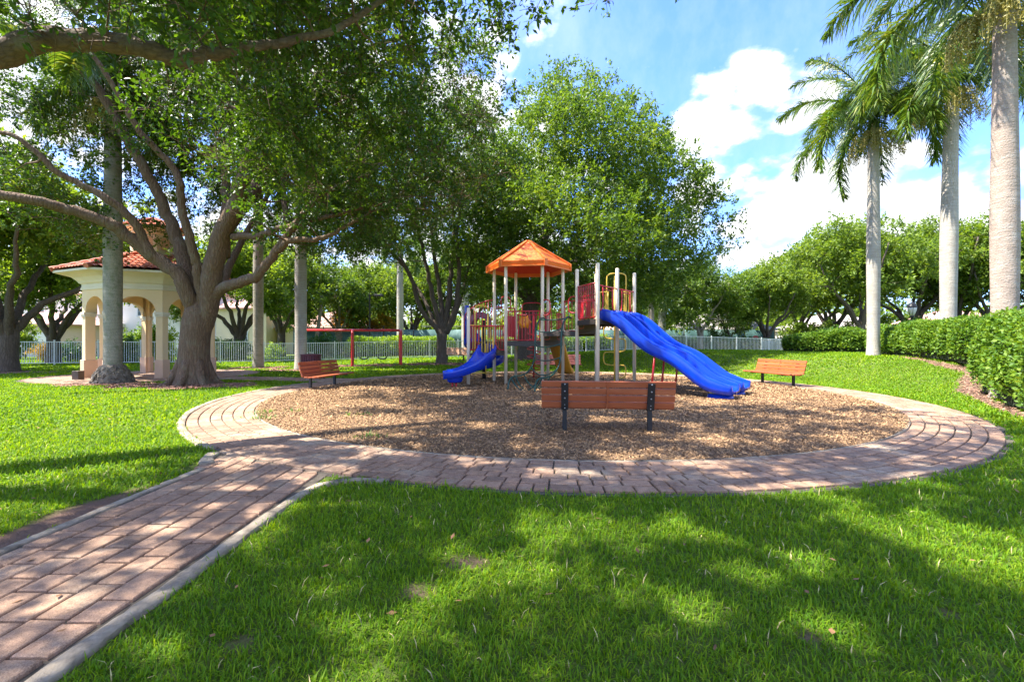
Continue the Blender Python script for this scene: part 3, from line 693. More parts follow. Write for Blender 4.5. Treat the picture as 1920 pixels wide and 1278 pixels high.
cl = np.vstack([dart(ellsamp((-2.6, 5.4, 9.6), (7.2, 6.2, 3.6), .2, keep_near), 330, .66), dart(ellsamp((-4.2, 8.8, 8.3), (3.8, 2.2, 1.4), .1), 60, .6), dart(ellsamp((-4.2, 3.0, 9.2), (7.2, 4.2, 2.6), .15, keep_near), 360, .62), dart(ellsamp((-6.2, 3.3, 8.8), (3.4, 2.4, 1.8), .0, keep_near), 110, .55),
                dart(ellsamp((-.5, 8.6, 8.1), (1.25, .9, .75), 0), 10, .4), dart(ellsamp((-5, 7, 6.4), (2.2, 1.6, .7), 0), 22, .45), dart(ellsamp((-5.6, 5.4, 6.2), (2.6, .9, 1.1), 0), 46, .4), dart(ellsamp((-3.0, 8.0, 7.6), (2.4, 1.2, 1.0), 0), 40, .4)])
grow(tr, limbs, cl)
lf = MB(); lf.add(*sprays(cl, 12, 12, .5, .11, gaps=True, twigmb=tr)); tr.build('trunk', M['limb_bark'], root); lf.build('crown', M['oak_leaf'], root, smoothed=False)

# --- multi stemmed tree left of the play structure
b = at(828, 686, 27.2); b[2] = 0
root = empty('spreading_tree', b, 'dark tree with many stems fanning from one short trunk left of the play structure', 'tree')
tr = MB()
limbs = [([b+np.array(q) for q in ((0,0,-.1),(0,0,.1),(0,0,.6),(0,0,1.4),(.05,0,2.2))], np.array([.52,.38,.31,.29,.33]))]
for (pts, r0) in (([(824,625,27.2),(790,580,26.8),(770,520,26.3),(742,480,25.8),(690,440,25),(650,420,24.4)], .16), ([(828,622,27.2),(812,560,27),(800,500,26.8),(785,430,26.4),(770,350,26)], .17),
                  ([(830,622,27.2),(826,560,27.4),(815,480,27.7),(805,400,28),(800,300,28.4)], .18), ([(834,622,27.2),(842,560,27.2),(846,500,27.2),(850,430,27.2),(845,330,27)], .2),
                  ([(836,624,27.2),(852,580,26.9),(860,520,26.6),(856,440,26.2),(870,350,25.8)], .2), ([(838,624,27.2),(858,580,28),(880,500,29),(905,420,30)], .15), ([(822,622,27.4),(800,570,28.4),(760,500,29.5),(720,400,30.5)], .15)):
    limbs.append(limb(I(pts), r0, .05, wob=.03))
cl = np.vstack([dart(ellsamp((-5.3, 27, 10.6), (6.4, 6, 5.4), .35, lambda q: q[:,2] > 6.2), 360, .8), dart(ellsamp((-9, 25, 7.2), (2.6, 2.5, 1.2), .1), 30, .7)])
grow(tr, limbs, cl)
tr.build('trunk', M['tree_bark'], root)
lf = MB(); lf.add(*sprays(cl, 14, 15, .75, .15)); lf.build('crown', M['oak_leaf'], root, smoothed=False)

# --- big tree behind the play structure
b = np.array([1.0, 30.5, 0.15])
root = empty('big_tree', b, 'tallest rounded green tree rising directly behind the orange play roof', 'tree')
tr = MB()
limbs = [([b+np.array(q) for q in ((0,0,-.3),(0,0,.1),(0,0,.7),(0,0,2),(.2,0,3.4),(.5,0,4.6))], np.array([.95,.75,.62,.56,.55,.6]))]
for (pts, r0) in (([(0.3,0,4.2),(-.6,-.5,6.5),(-1.2,-1,9),(-1.6,-1,12)], .3), ([(.5,0,4.4),(.9,.2,7),(1.6,.3,10),(2.4,.2,14),(2.8,0,18)], .38), ([(.6,0,4.2),(2.4,-.6,5.8),(4.2,-1,7.2),(6.5,-1.4,8.4),(9,-1.6,9)], .32),
                  ([(.6,0,4.4),(2.4,.4,7),(4.4,.8,10),(5.8,1,13)], .3), ([(.4,-.2,4),(1.6,-2,5.6),(3.2,-3.8,7.4),(4.5,-5,9)], .26), ([(.4,.2,4),(1.2,2.4,6.4),(2.4,4.5,9)], .26), ([(.2,0,4),(-2,0.5,5.8),(-4,.8,7.5)], .22)):
    limbs.append(limb([b+np.array(q) for q in pts], r0, .07, wob=.04))
cc = b+np.array([3.3, -.3, 0])
def keep_big(q):
    rel = q-cc; z = rel[:,2]*1.05
    rad = np.interp(z, [3.6, 4.6, 7, 10, 14, 17, 19, 20.6], [3.2, 7.2, 8.9, 8.2, 6.3, 4.1, 2.2, .5])
    rho = np.hypot(rel[:,0], rel[:,1]); lump = 1+.13*np.sin(3*np.arctan2(rel[:,1], rel[:,0])+z*.9)+.1*np.sin(z*2.1+rel[:,0])
    return (rho < rad*lump) & (rho > rad*lump*np.interp(z, [0, 12, 17], [.4, .3, 0]))
def bigs(n):
    q = np.stack([rng.uniform(-11, 11, n*3)+cc[0], rng.uniform(-10, 10, n*3)+cc[1], rng.uniform(3.8, 20.6, n*3)+cc[2]], 1); return q[keep_big(q)]
cl = dart(bigs, 980, .7)
grow(tr, limbs, cl)
tr.build('trunk', M['tree_bark'], root)
lf = MB(); lf.add(*sprays(cl, 13, 15, .85, .185, up=.7)); lf.build('crown', M['tree_leaf'], root, smoothed=False)

# --- background tree prototypes
def proto_tree(name, H, RX, z0, trunk_r, fork, nl, ncl, leaf, twigs, per, lm, bm, seed):
    g = np.random.default_rng(seed)
    root = empty(name, (0,0,0), 'x', 'tree'); tr = MB()
    limbs = [([np.array([0,0,-.5]), np.array([0,0,.1]), np.array([.02,0,fork*.3]), np.array([.04,0,fork*.6]), np.array([.08,.02,fork]), np.array([.1,.02,fork+trunk_r]), np.array([.1,.02,fork+trunk_r*1.8])], np.array([trunk_r*1.7, trunk_r*1.2, trunk_r, trunk_r*.97, trunk_r*.9, trunk_r*.6, trunk_r*.2]))]
    for k in range(nl):
        a = 2*pi*k/nl+g.uniform(-.4, .4); o = g.uniform(.45, .75)*RX; top = g.uniform(.6, .85)*H
        pts = [np.array([.05,0,fork*.7]), np.array([.05+cos(a)*trunk_r*.5,sin(a)*trunk_r*.5,fork]), np.array([cos(a)*o*.3, sin(a)*o*.3, fork+(top-fork)*.3]), np.array([cos(a)*o*.7, sin(a)*o*.7, fork+(top-fork)*.62]), np.array([cos(a)*o, sin(a)*o, top])]
        P = smooth(pts, 4); P[1:-1] += g.normal(0, .06, (len(P)-2, 3))
        limbs.append((P, np.linspace(trunk_r*.6, .05, len(P))))
    lumps = [np.array([cos(a)*r_*RX, sin(a)*r_*RX, z]) for a, r_, z in zip(g.uniform(0, 2*pi, 26), g.uniform(.2, .78, 26), g.uniform(z0+.15*(H-z0), H-.12*(H-z0), 26))]
    lumps.append(np.array([0, 0, H*.86]))
    def f(n):
        l = np.array([lumps[i] for i in g.integers(0, len(lumps), n)])
        q = l+unit(g.normal(0, 1, (n, 3)))*np.array([.36*RX, .36*RX, .17*(H-z0)+.4])*g.uniform(.4, 1, (n, 1))
        e = np.hypot(q[:,0], q[:,1])/RX; zz = (q[:,2]-z0)/(H-z0)
        return q[(zz > 0) & (zz < 1.02) & (e < 1.05*np.sqrt(np.clip(1-np.clip(zz-.3, 0, 1)**2*1.6, .05, 1)))]
    cl = dart(f, ncl, .5)
    grow(tr, limbs, cl, sides=5, r=g)
    tr.build('trunk', M[bm], root)
    lf = MB(); lf.add(*sprays(cl, twigs, per, .8, leaf, r=g)); lf.build('crown', M[lm], root, smoothed=False)
    return root
PROTO = [proto_tree('street_tree', 10, 6.2, 3.9, .4, 1.9, 6, 190, .26, 12, 14, 'bright_leaf', 'tree_bark', 1),
         proto_tree('street_tree', 11, 6.0, 3.6, .38, 2.4, 5, 190, .26, 12, 14, 'bright_leaf', 'tree_bark', 2),
         proto_tree('street_tree', 9, 5.6, 2.8, .3, 2.0, 5, 170, .25, 12, 14, 'tree_leaf', 'pale_bark', 3),
         proto_tree('street_tree', 7, 4.0, 2.2, .2, 1.6, 4, 110, .22, 11, 13, 'bright_leaf', 'tree_bark', 4)]
used = set()
def put_tree(pi_, u, Yd, s, label, rz, sz=None, group='trees beyond the white fence'):
    p = PROTO[pi_]
    o = p if pi_ not in used else copy_tree(p); used.add(pi_)
    x = (u-960)/F*Yd
    o.location = (x, Yd, float(gz(x, Yd))); o.rotation_euler = (0, 0, rz); o.scale = (s, s, sz or s)
    o['label'] = label; o['group'] = group; o['category'] = 'tree'
BT = [(0, 12, 22.5, 1.05, 'leaning trunk tree at the left edge of the lawn before the fence', .6, None),
      (0, 100, 30.5, .95, 'low forked dark tree behind the fence left of the gazebo', 2.1, None),
      (0, 450, 36, 1.0, 'wide forked tree behind the fence right of the oak trunk', 3.4, None),
      (1, 527, 44, .95, 'forked tree in front of the pink roofed garage house', 1.2, None),
      (2, 635, 50, 1.1, 'pale stemmed airy tree above the red swing beam, left end', 0, None),
      (3, 700, 54, 1.4, 'bushy tree right beside the black court light pole, above the swings', 2, None),
      (0, 772, 60, 1.2, 'tall tree behind the court screen seen left of the many stemmed tree', 4, None),
      (1, 885, 58, 1.15, 'tree behind the court screen above the spiral slide', 5, None),
      (1, 262, 60, 1.15, 'tree beyond the fence seen through the gazebo arch', .3, None),
      (0, 335, 52, 1.1, 'tree beyond the fence hidden mostly by the oak trunk', 2.7, None),
      (1, -30, 56, 1.15, 'tree beside the pink house at the far left', 4.4, None),
      (2, 185, 62, 1.3, 'tall tree rising behind the house with the balcony', 3.3, None),
      (0, 405, 60, 1.25, 'tall tree rising behind the fence between oak and first back palm', 1.9, None),
      (2, 1125, 56, 1.1, 'tree beyond the fence behind the high slide deck', .9, None),
      (0, 1205, 62, 1.1, 'tree far behind the slim white palm trunks', 5.2, None),
      (2, 1312, 44, .93, 'pale slanting trunk tree behind the blue double slide', 0.25, None),
      (3, 1368, 47, .82, 'small low tree behind the fence between pale trunk and dark trunk trees', 1.3, None),
      (0, 1437, 46, .85, 'dark trunk tree behind the fence beside the stop sign', .2, None),
      (1, 1395, 64, .95, 'distant tree filling the gap above the stop sign', 3.9, None),
      (1, 1500, 58, 1.05, 'tree just left of the first royal palm trunk, behind the corner hedge', 2.2, None),
      (0, 1560, 52, 1.25, 'broad tree crown touching the left side of the first royal palm', 1.1, 1.3),
      (1, 1612, 44, 1.05, 'broad leafy tree right behind the first royal palm trunk', 4.9, 1.12),
      (0, 1710, 50, 1.25, 'broad tree behind the lantern between the royal palms', 3.0, 1.3),
      (1, 1790, 48, 1.15, 'broad tree behind the middle royal palm trunk', .8, 1.2),
      (0, 1862, 46, 1.15, 'broad tree between the middle and the nearest royal palm', 5.8, 1.22),
      (1, 1960, 44, 1.1, 'broad tree at the right edge behind the nearest royal palm', 2.4, None)]
for a_ in BT: put_tree(*a_[:3], a_[3], a_[4], a_[5], a_[6])

# distant woods
mb = MB(); g = np.random.default_rng(11)
n = 900; xx = g.uniform(-130, 130, n); yy = 82+g.normal(0, 4, n); zz = g.uniform(.3, 1, n)*(7.5+2*np.sin(xx*.13)+1.5*np.sin(xx*.41))
mb.add(*sprays(np.stack([xx, yy, zz], 1), 8, 10, 2.2, .75, r=g))
a_ = g.uniform(-.5, 1, 520); sd_ = np.where(g.uniform(0, 1, 520) < .65, -1, 1); mb.add(*sprays(np.stack([sd_*(86+g.normal(0, 4, 520)), 82*a_, g.uniform(.2, 1, 520)*(8+2*np.sin(a_*17))], 1), 8, 10, 2.3, .75, r=g))
ang = np.linspace(-135, 135, 60); core = MB()
top = 5.8+1.6*np.sin(ang*.13)+1.1*np.sin(ang*.41)
V = np.vstack([np.stack([ang, 86+0*ang, -1+0*ang], 1), np.stack([ang, 86+0*ang, top], 1), np.stack([ang, 92+0*ang, top*.9], 1)])
k = np.arange(59)[:,None]
mb.add(V, np.hstack([k, k+1, k+61, k+60]), np.hstack([k+60, k+61, k+121, k+120]))
tag(mb.build('distant_woods', M['bright_leaf'], smoothed=False), 'far wood forming one green band along the horizon', 'woods', kind='stuff')

# ------------------------------------------------------------------ shrubs and hedges
def shrub(u, Yd, rx, h, mat, label, leaf=.1, n=26, name='shrub', group='shrubs beyond the fence', x=None):
    x = (u-960)/F*Yd if x is None else x; z = float(gz(x, Yd))
    root = empty(name, (x, Yd, z), label, 'shrub', group)
    cl = dart(ellsamp((x, Yd, z+h*.5), (rx*.85, rx*.7, h*.48), .2), n, .18)
    st = MB(); grow(st, [(np.array([[x, Yd, z-.1], [x, Yd, z+.25*h]]), np.array([.05, .035]))], cl, sides=4); st.build('stem', M['tree_bark'], root)
    lf = MB(); lf.add(*sprays(cl, 9, 14, min(.45, rx*.5), leaf, .55)); lf.build('foliage', M[mat], root, smoothed=False)
shrub(28, 37, 1.9, 3.6, 'bright_leaf', 'tall round bright shrub beside the pink house behind the fence', .16, 60)
shrub(85, 33, .8, 1.3, 'croton_leaf', 'yellow and red croton bush behind the fence left of the gazebo', .12, 18)
shrub(140, 34, 1.2, 1.3, 'shrub_leaf', 'dark low bush behind the fence just left of the gazebo pillar', .13)
shrub(235, 31, 1.1, 1.5, 'shrub_leaf', 'dark bush seen between palm trunk and gazebo pillar', .13, 34)
shrub(262, 36, 1.3, 2.4, 'lime_leaf', 'lime green bush seen through the gazebo arch', .15, 34)
shrub(300, 33, 1.3, 2.6, 'lime_leaf', 'tall lime green bush left of the oak trunk behind the fence', .15, 40)
shrub(410, 33.5, 1.2, 1.4, 'shrub_leaf', 'dark bush behind the fence right of the oak trunk', .13, 34)
shrub(440, 35, 1.2, 1.3, 'shrub_leaf', 'dark bush behind the fence near the fence corner', .13, 30)
shrub(508, 40, .9, 1.1, 'lime_leaf', 'small yellow green bush before the garage house', .13, 18)
shrub(605, 38, 1.6, 1.9, 'shrub_leaf', 'broad fern like bush left of the clipped lime hedge', .16, 40)
shrub(655, 52, 2.2, 5.2, 'croton_leaf', 'orange yellow foliage tree left of the black court light pole', .24, 36)
shrub(720, 53, 2.0, 4.4, 'croton_leaf', 'orange yellow foliage clump right of the black court light pole', .24, 30)
shrub(1345, 46, 1.2, 2.6, 'shrub_leaf', 'dark bush right of the pale slanting trunk behind the fence', .15, 30)
shrub(1560, 40, 1.5, 2.2, 'shrub_leaf', 'dark bush behind the corner hedge left of the first palm', .16, 30)

for u_, y_, h_, t_ in ((1500, 52, 3.4, 'left of the first royal palm trunk'), (1570, 47, 3.2, 'above the corner hedge'), (1668, 46, 3.6, 'right of the first royal palm trunk'), (1735, 45, 3.4, 'right of the lantern'), (1815, 44, 3.8, 'right of the middle royal palm trunk'), (1900, 42, 3.8, 'at the right edge behind the tall hedge'), (1395, 55, 2.6, 'left of the stop sign'), (1262, 52, 2.8, 'right of the white palm trunk behind the slide')):
    shrub(u_, y_, 2.9, h_, 'bright_leaf', 'big understory shrub beyond the fence, '+t_, .24, 34, 'understory_shrub', 'understory shrubs under the far trees')

def hedge(pts, hw, h, mat, label, leaf, n, zb=None, name='hedge', wob=.08, core='shrub_leaf', grp='clipped hedges'):
    P2 = smooth(np.c_[np.array(pts, float), np.zeros(len(pts))], 8)
    z = gz(P2[:,0], P2[:,1]); L_ = np.r_[0, np.cumsum(np.linalg.norm(np.diff(P2, axis=0), axis=1))]
    T = np.gradient(P2, axis=0); T /= np.linalg.norm(T, axis=1, keepdims=True); S = np.stack([T[:,1], -T[:,0], 0*T[:,0]], 1)
    root = empty(name, (P2[0,0], P2[0,1], z[0]), label, 'hedge', grp)
    h_ = np.broadcast_to(np.interp(np.linspace(0, 1, len(P2)), np.linspace(0, 1, len(np.atleast_1d(h))), np.atleast_1d(h)), (len(P2),))
    def surf(l, a, k):
        i = [np.interp(l, L_, q) for q in (P2[:,0], P2[:,1], z, S[:,0], S[:,1], h_)]
        e = .42
        cx = np.sign(np.cos(a))*np.abs(np.cos(a))**e*hw; cz = np.abs(np.sin(a))**e
        endf = np.clip(np.minimum(l, L_[-1]-l)/hw, 0, 1)**.45*.8+.2
        w = 1+wob*np.sin(l*2.3+a*2)+wob*.7*np.sin(l*5.1-a*3)
        zz = i[2]+.03+i[5]*cz*(.5+.5*endf)*k*(1+wob*.5*np.sin(l*1.7)); cx = cx*endf*w*k
        return np.stack([i[0]+i[3]*cx, i[1]+i[4]*cx, zz], -1)
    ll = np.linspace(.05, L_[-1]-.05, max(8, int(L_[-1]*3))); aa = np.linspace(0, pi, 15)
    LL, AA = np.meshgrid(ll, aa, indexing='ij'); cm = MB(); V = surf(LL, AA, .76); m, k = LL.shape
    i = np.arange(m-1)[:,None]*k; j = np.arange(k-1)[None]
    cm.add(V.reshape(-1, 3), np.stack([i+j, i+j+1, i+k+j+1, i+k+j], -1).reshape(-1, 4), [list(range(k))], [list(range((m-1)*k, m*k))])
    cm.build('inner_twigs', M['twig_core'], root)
    l = rng.uniform(0, L_[-1], n); a = rng.uniform(0.0, pi, n); a = np.where(rng.uniform(0, 1, n) < .25, rng.choice([0.02, pi-.02], n)+rng.normal(0, .03, n), a)
    p = surf(l, a, rng.uniform(.84, 1.06, n)); lowm = np.abs(np.sin(a)) < .06; p[:,2] += np.where(lowm, rng.uniform(0, .7, n), 0); c = surf(l, a, np.full(n, .3))
    c[:,2] = p[:,2]-.35
    out = unit(p-c); ax = unit(out*.5+rng.normal(0, .7, (n, 3))); nr = unit(out*.8+rng.normal(0, .55, (n, 3))+np.array([0,0,.5]))
    L2 = leaf*rng.uniform(.6, 1.3, n)
    lf = MB(); lf.add(*leafquads(p, ax, nr, L2, L2*.6)); lf.build('foliage', M[mat], root, smoothed=False)
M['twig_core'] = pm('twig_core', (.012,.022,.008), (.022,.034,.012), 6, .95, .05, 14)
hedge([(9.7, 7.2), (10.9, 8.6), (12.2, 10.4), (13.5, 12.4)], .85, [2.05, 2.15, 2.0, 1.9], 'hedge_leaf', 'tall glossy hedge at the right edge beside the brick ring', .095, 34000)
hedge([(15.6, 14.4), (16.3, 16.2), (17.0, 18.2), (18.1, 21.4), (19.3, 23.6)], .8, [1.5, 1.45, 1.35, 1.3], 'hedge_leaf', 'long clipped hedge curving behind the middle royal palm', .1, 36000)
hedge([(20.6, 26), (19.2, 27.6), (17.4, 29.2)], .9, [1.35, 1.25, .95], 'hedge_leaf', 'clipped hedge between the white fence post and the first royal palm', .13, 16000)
hedge([(-14.2, 38.6), (-10, 39.2), (-5, 40)], .6, 1.62, 'lime_leaf', 'low lime green hedge behind the fence above the swings', .15, 9000)
hedge([(-3.6, 41), (2, 42), (9.5, 43.5)], .6, 1.55, 'lime_leaf', 'lime green hedge behind the fence and the play structure', .16, 10000)
hedge([(15, 44.5), (22, 45), (30, 45)], .7, 1.35, 'shrub_leaf', 'dark hedge behind the fence right of the slide', .17, 9000)
# dry cut tuft at the hedge foot
shrub(0, 13.1, .38, .75, 'seed', 'dry tan tuft between the two right hands hedges', .1, 12, 'grass_tuft', 'dry tufts', x=13.95)

# ------------------------------------------------------------------ palms
def frond_mesh(base, az, e0, L_, drop, g, plume=.75, ll=.85):
    m = 26; s = np.linspace(0, 1, m); e = e0-drop*s**1.25
    ds = L_/(m-1); d = np.stack([np.cos(az)*np.cos(e), np.sin(az)*np.cos(e), np.sin(e)], 1)
    P = np.vstack([base, base+np.cumsum(d[:-1]*ds, 0)])
    f = MB(); f.tube(P, np.linspace(.045, .006, m), 5, caps=False)
    n = 300; t = np.sort(g.uniform(.1, 1, n)); idx = t*(m-1); i0 = np.minimum(idx.astype(int), m-2); fr = (idx-i0)[:,None]
    p = P[i0]*(1-fr)+P[i0+1]*fr; tg = d[i0]; sd0 = np.array([-sin(az), cos(az), 0])
    un = np.cross(tg, sd0); un = unit(un)*-1; un = np.where(un[:,2:3] < 0, -un, un)
    side = np.where(np.arange(n) % 2 == 0, 1.0, -1.0); pl = g.normal(0, plume, n)
    dr = unit(tg*.55+sd0*side[:,None]*np.cos(pl)[:,None]+un*np.sin(pl)[:,None]*.9)
    l = ll*np.sin(np.clip(t*.93+.1, 0, 1)*pi)**.5*g.uniform(.75, 1.15, n)+.1
    w = .035*g.uniform(.8, 1.3, n)
    sd = unit(np.cross(dr, tg+.01)); dn = np.array([0,0,-1.0])
    md = p+dr*(l*.5)[:,None]+dn*(l*.07)[:,None]; tp = p+dr*(l*.9)[:,None]+dn*(l*.42)[:,None]
    W = sd*w[:,None]
    V = np.stack([p-W*.5, p+W*.5, md+W*.6, md-W*.6, tp], 1).reshape(-1, 3); b = (np.arange(n)*5)[:,None]
    f.add(V, np.hstack([b, b+1, b+2, b+3]), np.hstack([b+3, b+2, b+4]))
    return f
def royal_palm(x, y, H, r, bark, label, seed, nf=15, FL=3.9, bulge=1.12, roots=False, lean=(0,0), seeds=True, group=None, low=False, skip=None):
    g = np.random.default_rng(seed); z = float(gz(x, y))
    root = empty('royal_palm' if not low else 'palm_tree', (x, y, z), label, 'palm tree', group)
    tr = MB(); zz = np.linspace(-.2, H, 34); t = np.clip(zz/H, 0, 1)
    rad = r*(1+.22*np.exp(-zz/.35)+(bulge-1)*np.exp(-((t-.45)/.22)**2)-.3*np.clip(t-.55, 0, 1)**1.2)
    P = np.stack([x+lean[0]*t**2, y+lean[1]*t**2, z+zz], 1)
    tr.tube(P, rad, 20); tr.build('trunk', M[bark], root)
    top = P[-1]
    cs = MB(); cz = np.linspace(0, 1.5, 8)
    cs.tube(np.stack([top[0]+0*cz, top[1]+0*cz, top[2]-.02+cz], 1), np.interp(cz, [0,.25,1,1.5], [rad[-1]*1.12, rad[-1]*1.22, rad[-1]*.8, rad[-1]*.45]), 14); cs.build('crownshaft', M['crownshaft'], root)
    for k in range(nf):
        az = k*2.39996+g.uniform(-.2, .2); q = k/(nf-1)
        e0 = 1.3-1.6*q+g.uniform(-.12, .12); drop = 1.5+.35*q+g.uniform(-.2, .2)
        b = top+np.array([cos(az)*.12, sin(az)*.12, 1.3-.2*q])
        frond_mesh(b, az, e0, FL*g.uniform(.88, 1.1), drop, g).build('frond', M['palm_leaf'], root, smoothed=False)
    if seeds:
        for k in range(3):
            az = seed*1.3+k*2.1; s = MB(); o = top+np.array([cos(az)*rad[-1], sin(az)*rad[-1], .05])
            for q in range(26):
                a2 = az+g.normal(0, .5); ln = g.uniform(.5, 1.1)
                pts = [o, o+np.array([cos(a2)*ln*.5, sin(a2)*ln*.5, .12]), o+np.array([cos(a2)*ln*.8, sin(a2)*ln*.8, -.35*ln]), o+np.array([cos(a2)*ln*.85, sin(a2)*ln*.85, -.95*ln])]
                Q = smooth(pts, 4); s.tube(Q, .008, 4, caps=False)
                pp = np.repeat(Q[4:], 5, 0)+g.normal(0, .035, ((len(Q)-4)*5, 3)); n_ = len(pp)
                s.add(*leafquads(pp, unit(g.normal(0, .6, (n_, 3))+[0,0,-.6]), unit(g.normal(0, 1, (n_, 3))), np.full(n_, .09), np.full(n_, .035)))
            s.build('seed_cluster', M['seed'], root, smoothed=False)
    if roots:
        rm = MB(); b = np.array([x, y, z]); nz_, na = 16, 48
        th = np.linspace(0, 2*pi, na, endpoint=False); pr = [(r*.96, .68), (r+.05, .62), (r+.12, .52), (r+.2, .4), (r+.26, .28), (r+.31, .16), (r+.34, .06), (r+.36, -.1)]
        rows = []
        for q_, (pr_r, pz) in enumerate(pr):
            rr_ = pr_r*(1+(.0 if q_ == 0 else .05)*g.normal(0, 1, na)); rows.append(np.stack([x+rr_*np.cos(th), y+rr_*np.sin(th), z+pz+g.normal(0, .012, na)], 1))
        V = np.array(rows).reshape(-1, 3); i_ = np.arange(len(pr)-1)[:,None]*na; j_ = np.arange(na)[None]; j2 = (np.arange(na)+1)[None] % na
        rm.add(V, np.stack([i_+na+j_, i_+na+j2, i_+j2, i_+j_], -1).reshape(-1, 4))
        for k in range(240):
            a = g.uniform(0, 2*pi); h0 = g.uniform(.0, .6); o = np.array([cos(a), sin(a), 0]); t_ = np.array([-sin(a), cos(a), 0])
            R0 = np.interp(h0, [0, .3, .6], [r+.35, r+.25, r+.06]); p0 = b+o*R0+[0,0,h0]; l_ = g.uniform(.06, .2); dd = unit(o*.35+t_*g.normal(0, .7)+np.array([0,0,-g.uniform(.3, 1)]))
            rm.tube([p0-dd*l_*.4, p0+o*.03, p0+dd*l_*.6], [g.uniform(.012, .022), g.uniform(.018, .034), .008], 5)
        rm.build('root_mass', M['root'], root)
    return root
RP = 'royal palms on the lawn'
royal_palm(16.2, 20.4, 9.75, .235, 'palm_pale', 'slimmest royal palm, its whole trunk clear of the hedges', 3, 20, 4.3, 1.1, group=RP)
royal_palm(17.25, 18.0, 10.2, .25, 'palm_pale', 'middle royal palm of the right hand three, behind the long hedge', 5, 18, 4.2, 1.12, lean=(.15,0), group=RP)
royal_palm(12.45, 11.5, 9.7, .245, 'palm_pink', 'nearest royal palm with thick pinkish trunk at the right edge', 8, 19, 4.7, 1.12, group=RP)
royal_palm(-14.25, 16.25, 9.6, .265, 'palm_mossy', 'mossy royal palm with exposed root mass before the gazebo', 12, 14, 3.6, 1.05, True, group=RP)
royal_palm(-14.05, 25.2, 10.2, .26, 'palm_mossy', 'royal palm with brown lower trunk just right of the oak', 15, 12, 3.4, 1.0, seeds=False, group=RP)
royal_palm(-10.95, 23.6, 10.4, .28, 'palm_pale', 'grey royal palm standing right behind the maroon bin', 18, 12, 3.4, 1.04, seeds=False, group=RP)
PB = 'palms beyond the play area'
royal_palm(-10.2, 41.5, 9.0, .3, 'palm_pale', 'palm trunk behind the lime hedge above the swing frame', 21, 9, 3.2, 1.0, seeds=False, group=PB)
royal_palm(14.0, 42.5, 5.6, .34, 'palm_pale', 'white palm trunk right behind the top of the blue slide', 23, 10, 2.6, 1.0, seeds=False, group=PB)
royal_palm(12.4, 40.5, 4.2, .26, 'palm_pink', 'brown palm trunk left of the white one behind the slide', 25, 11, 2.4, 1.0, seeds=False, group=PB, low=True)
royal_palm(-4.6, 44.5, 8.0, .33, 'palm_pale', 'pale palm trunk just behind the many stemmed tree', 27, 9, 3.0, 1.0, seeds=False, group=PB)
# small fan palm
x, y = at(603, 600, 44)[:2]
root = empty('fan_palm', (x, y, 0), 'slender fan palm with shaggy round head above the maroon bin', 'palm tree')
tr = MB(); tr.tube([(x-.5, y, -.1), (x-.45, y, 2), (x-.15, y, 4), (x, y, 6.0)], [.24,.18,.16,.16], 10); tr.build('trunk', M['pale_bark'], root)
lf = MB(); g = np.random.default_rng(4)
for k in range(34):
    az = g.uniform(0, 2*pi); el = g.uniform(-1.2, 1.3); c = np.array([x, y, 6.1]); d = np.array([cos(az)*cos(el), sin(az)*cos(el), sin(el)])
    hub = c+d*.75; n = 18; sdv = unit(np.cross(d, [0,0,1.])); u2 = np.cross(sdv, d)
    a = np.linspace(-1.3, 1.3, n); dr = unit(np.cos(a)[:,None]*d+np.sin(a)[:,None]*sdv+g.normal(0, .06, (n, 3)))
    lf.add(*leafquads(np.repeat(hub[None], n, 0), dr, np.repeat(u2[None], n, 0)+.2, np.full(n, .75), np.full(n, .08))); lf.tube([c, hub], .015, 4)
lf.build('crown', M['palm_leaf'], root, smoothed=False)

# ------------------------------------------------------------------ gazebo
root = empty('gazebo', (GZ[0], GZ[1], 0), 'cream octagonal gazebo with arches and red tile roof behind the oak', 'gazebo')
RG = 2.26; vt = [GZ+RG*np.array([cos(a), sin(a)]) for a in np.radians(np.arange(8)*45)]
def wedge(k, s, dep, grow_=0.0):
    V = vt[k]; c = GZ; o = (V-c)/np.linalg.norm(V-c); V = V+o*grow_*1.08
    t1 = (vt[(k+1) % 8]-vt[k]); t1 /= np.linalg.norm(t1); t2 = (vt[(k-1) % 8]-vt[k]); t2 /= np.linalg.norm(t2)
    n1 = np.array([-t1[1], t1[0]]); n2 = np.array([t2[1], -t2[0]])
    a = V+t1*s; b = V+t2*s
    return [V, a, a+n1*dep, V-o*dep*1.02, b+n2*dep, b]
for k in range(8):
    col = MB(); col.prism(wedge(k, .22, .34), .72, 2.62); p = col.build('column', M['stucco'], root, smoothed=False, bevel=.012)
    q = MB(); q.prism(wedge(k, .275, .45, .055), -.05, .75); q.build('pedestal', M['stucco_base'], p, smoothed=False, bevel=.015)
    q = MB(); q.prism(wedge(k, .255, .4, .035), 2.46, 2.53); q.prism(wedge(k, .275, .44, .055), 2.53, 2.64); q.build('capital', M['stucco_pale'], p, smoothed=False, bevel=.012)
arc = MB(); ZT = 3.75
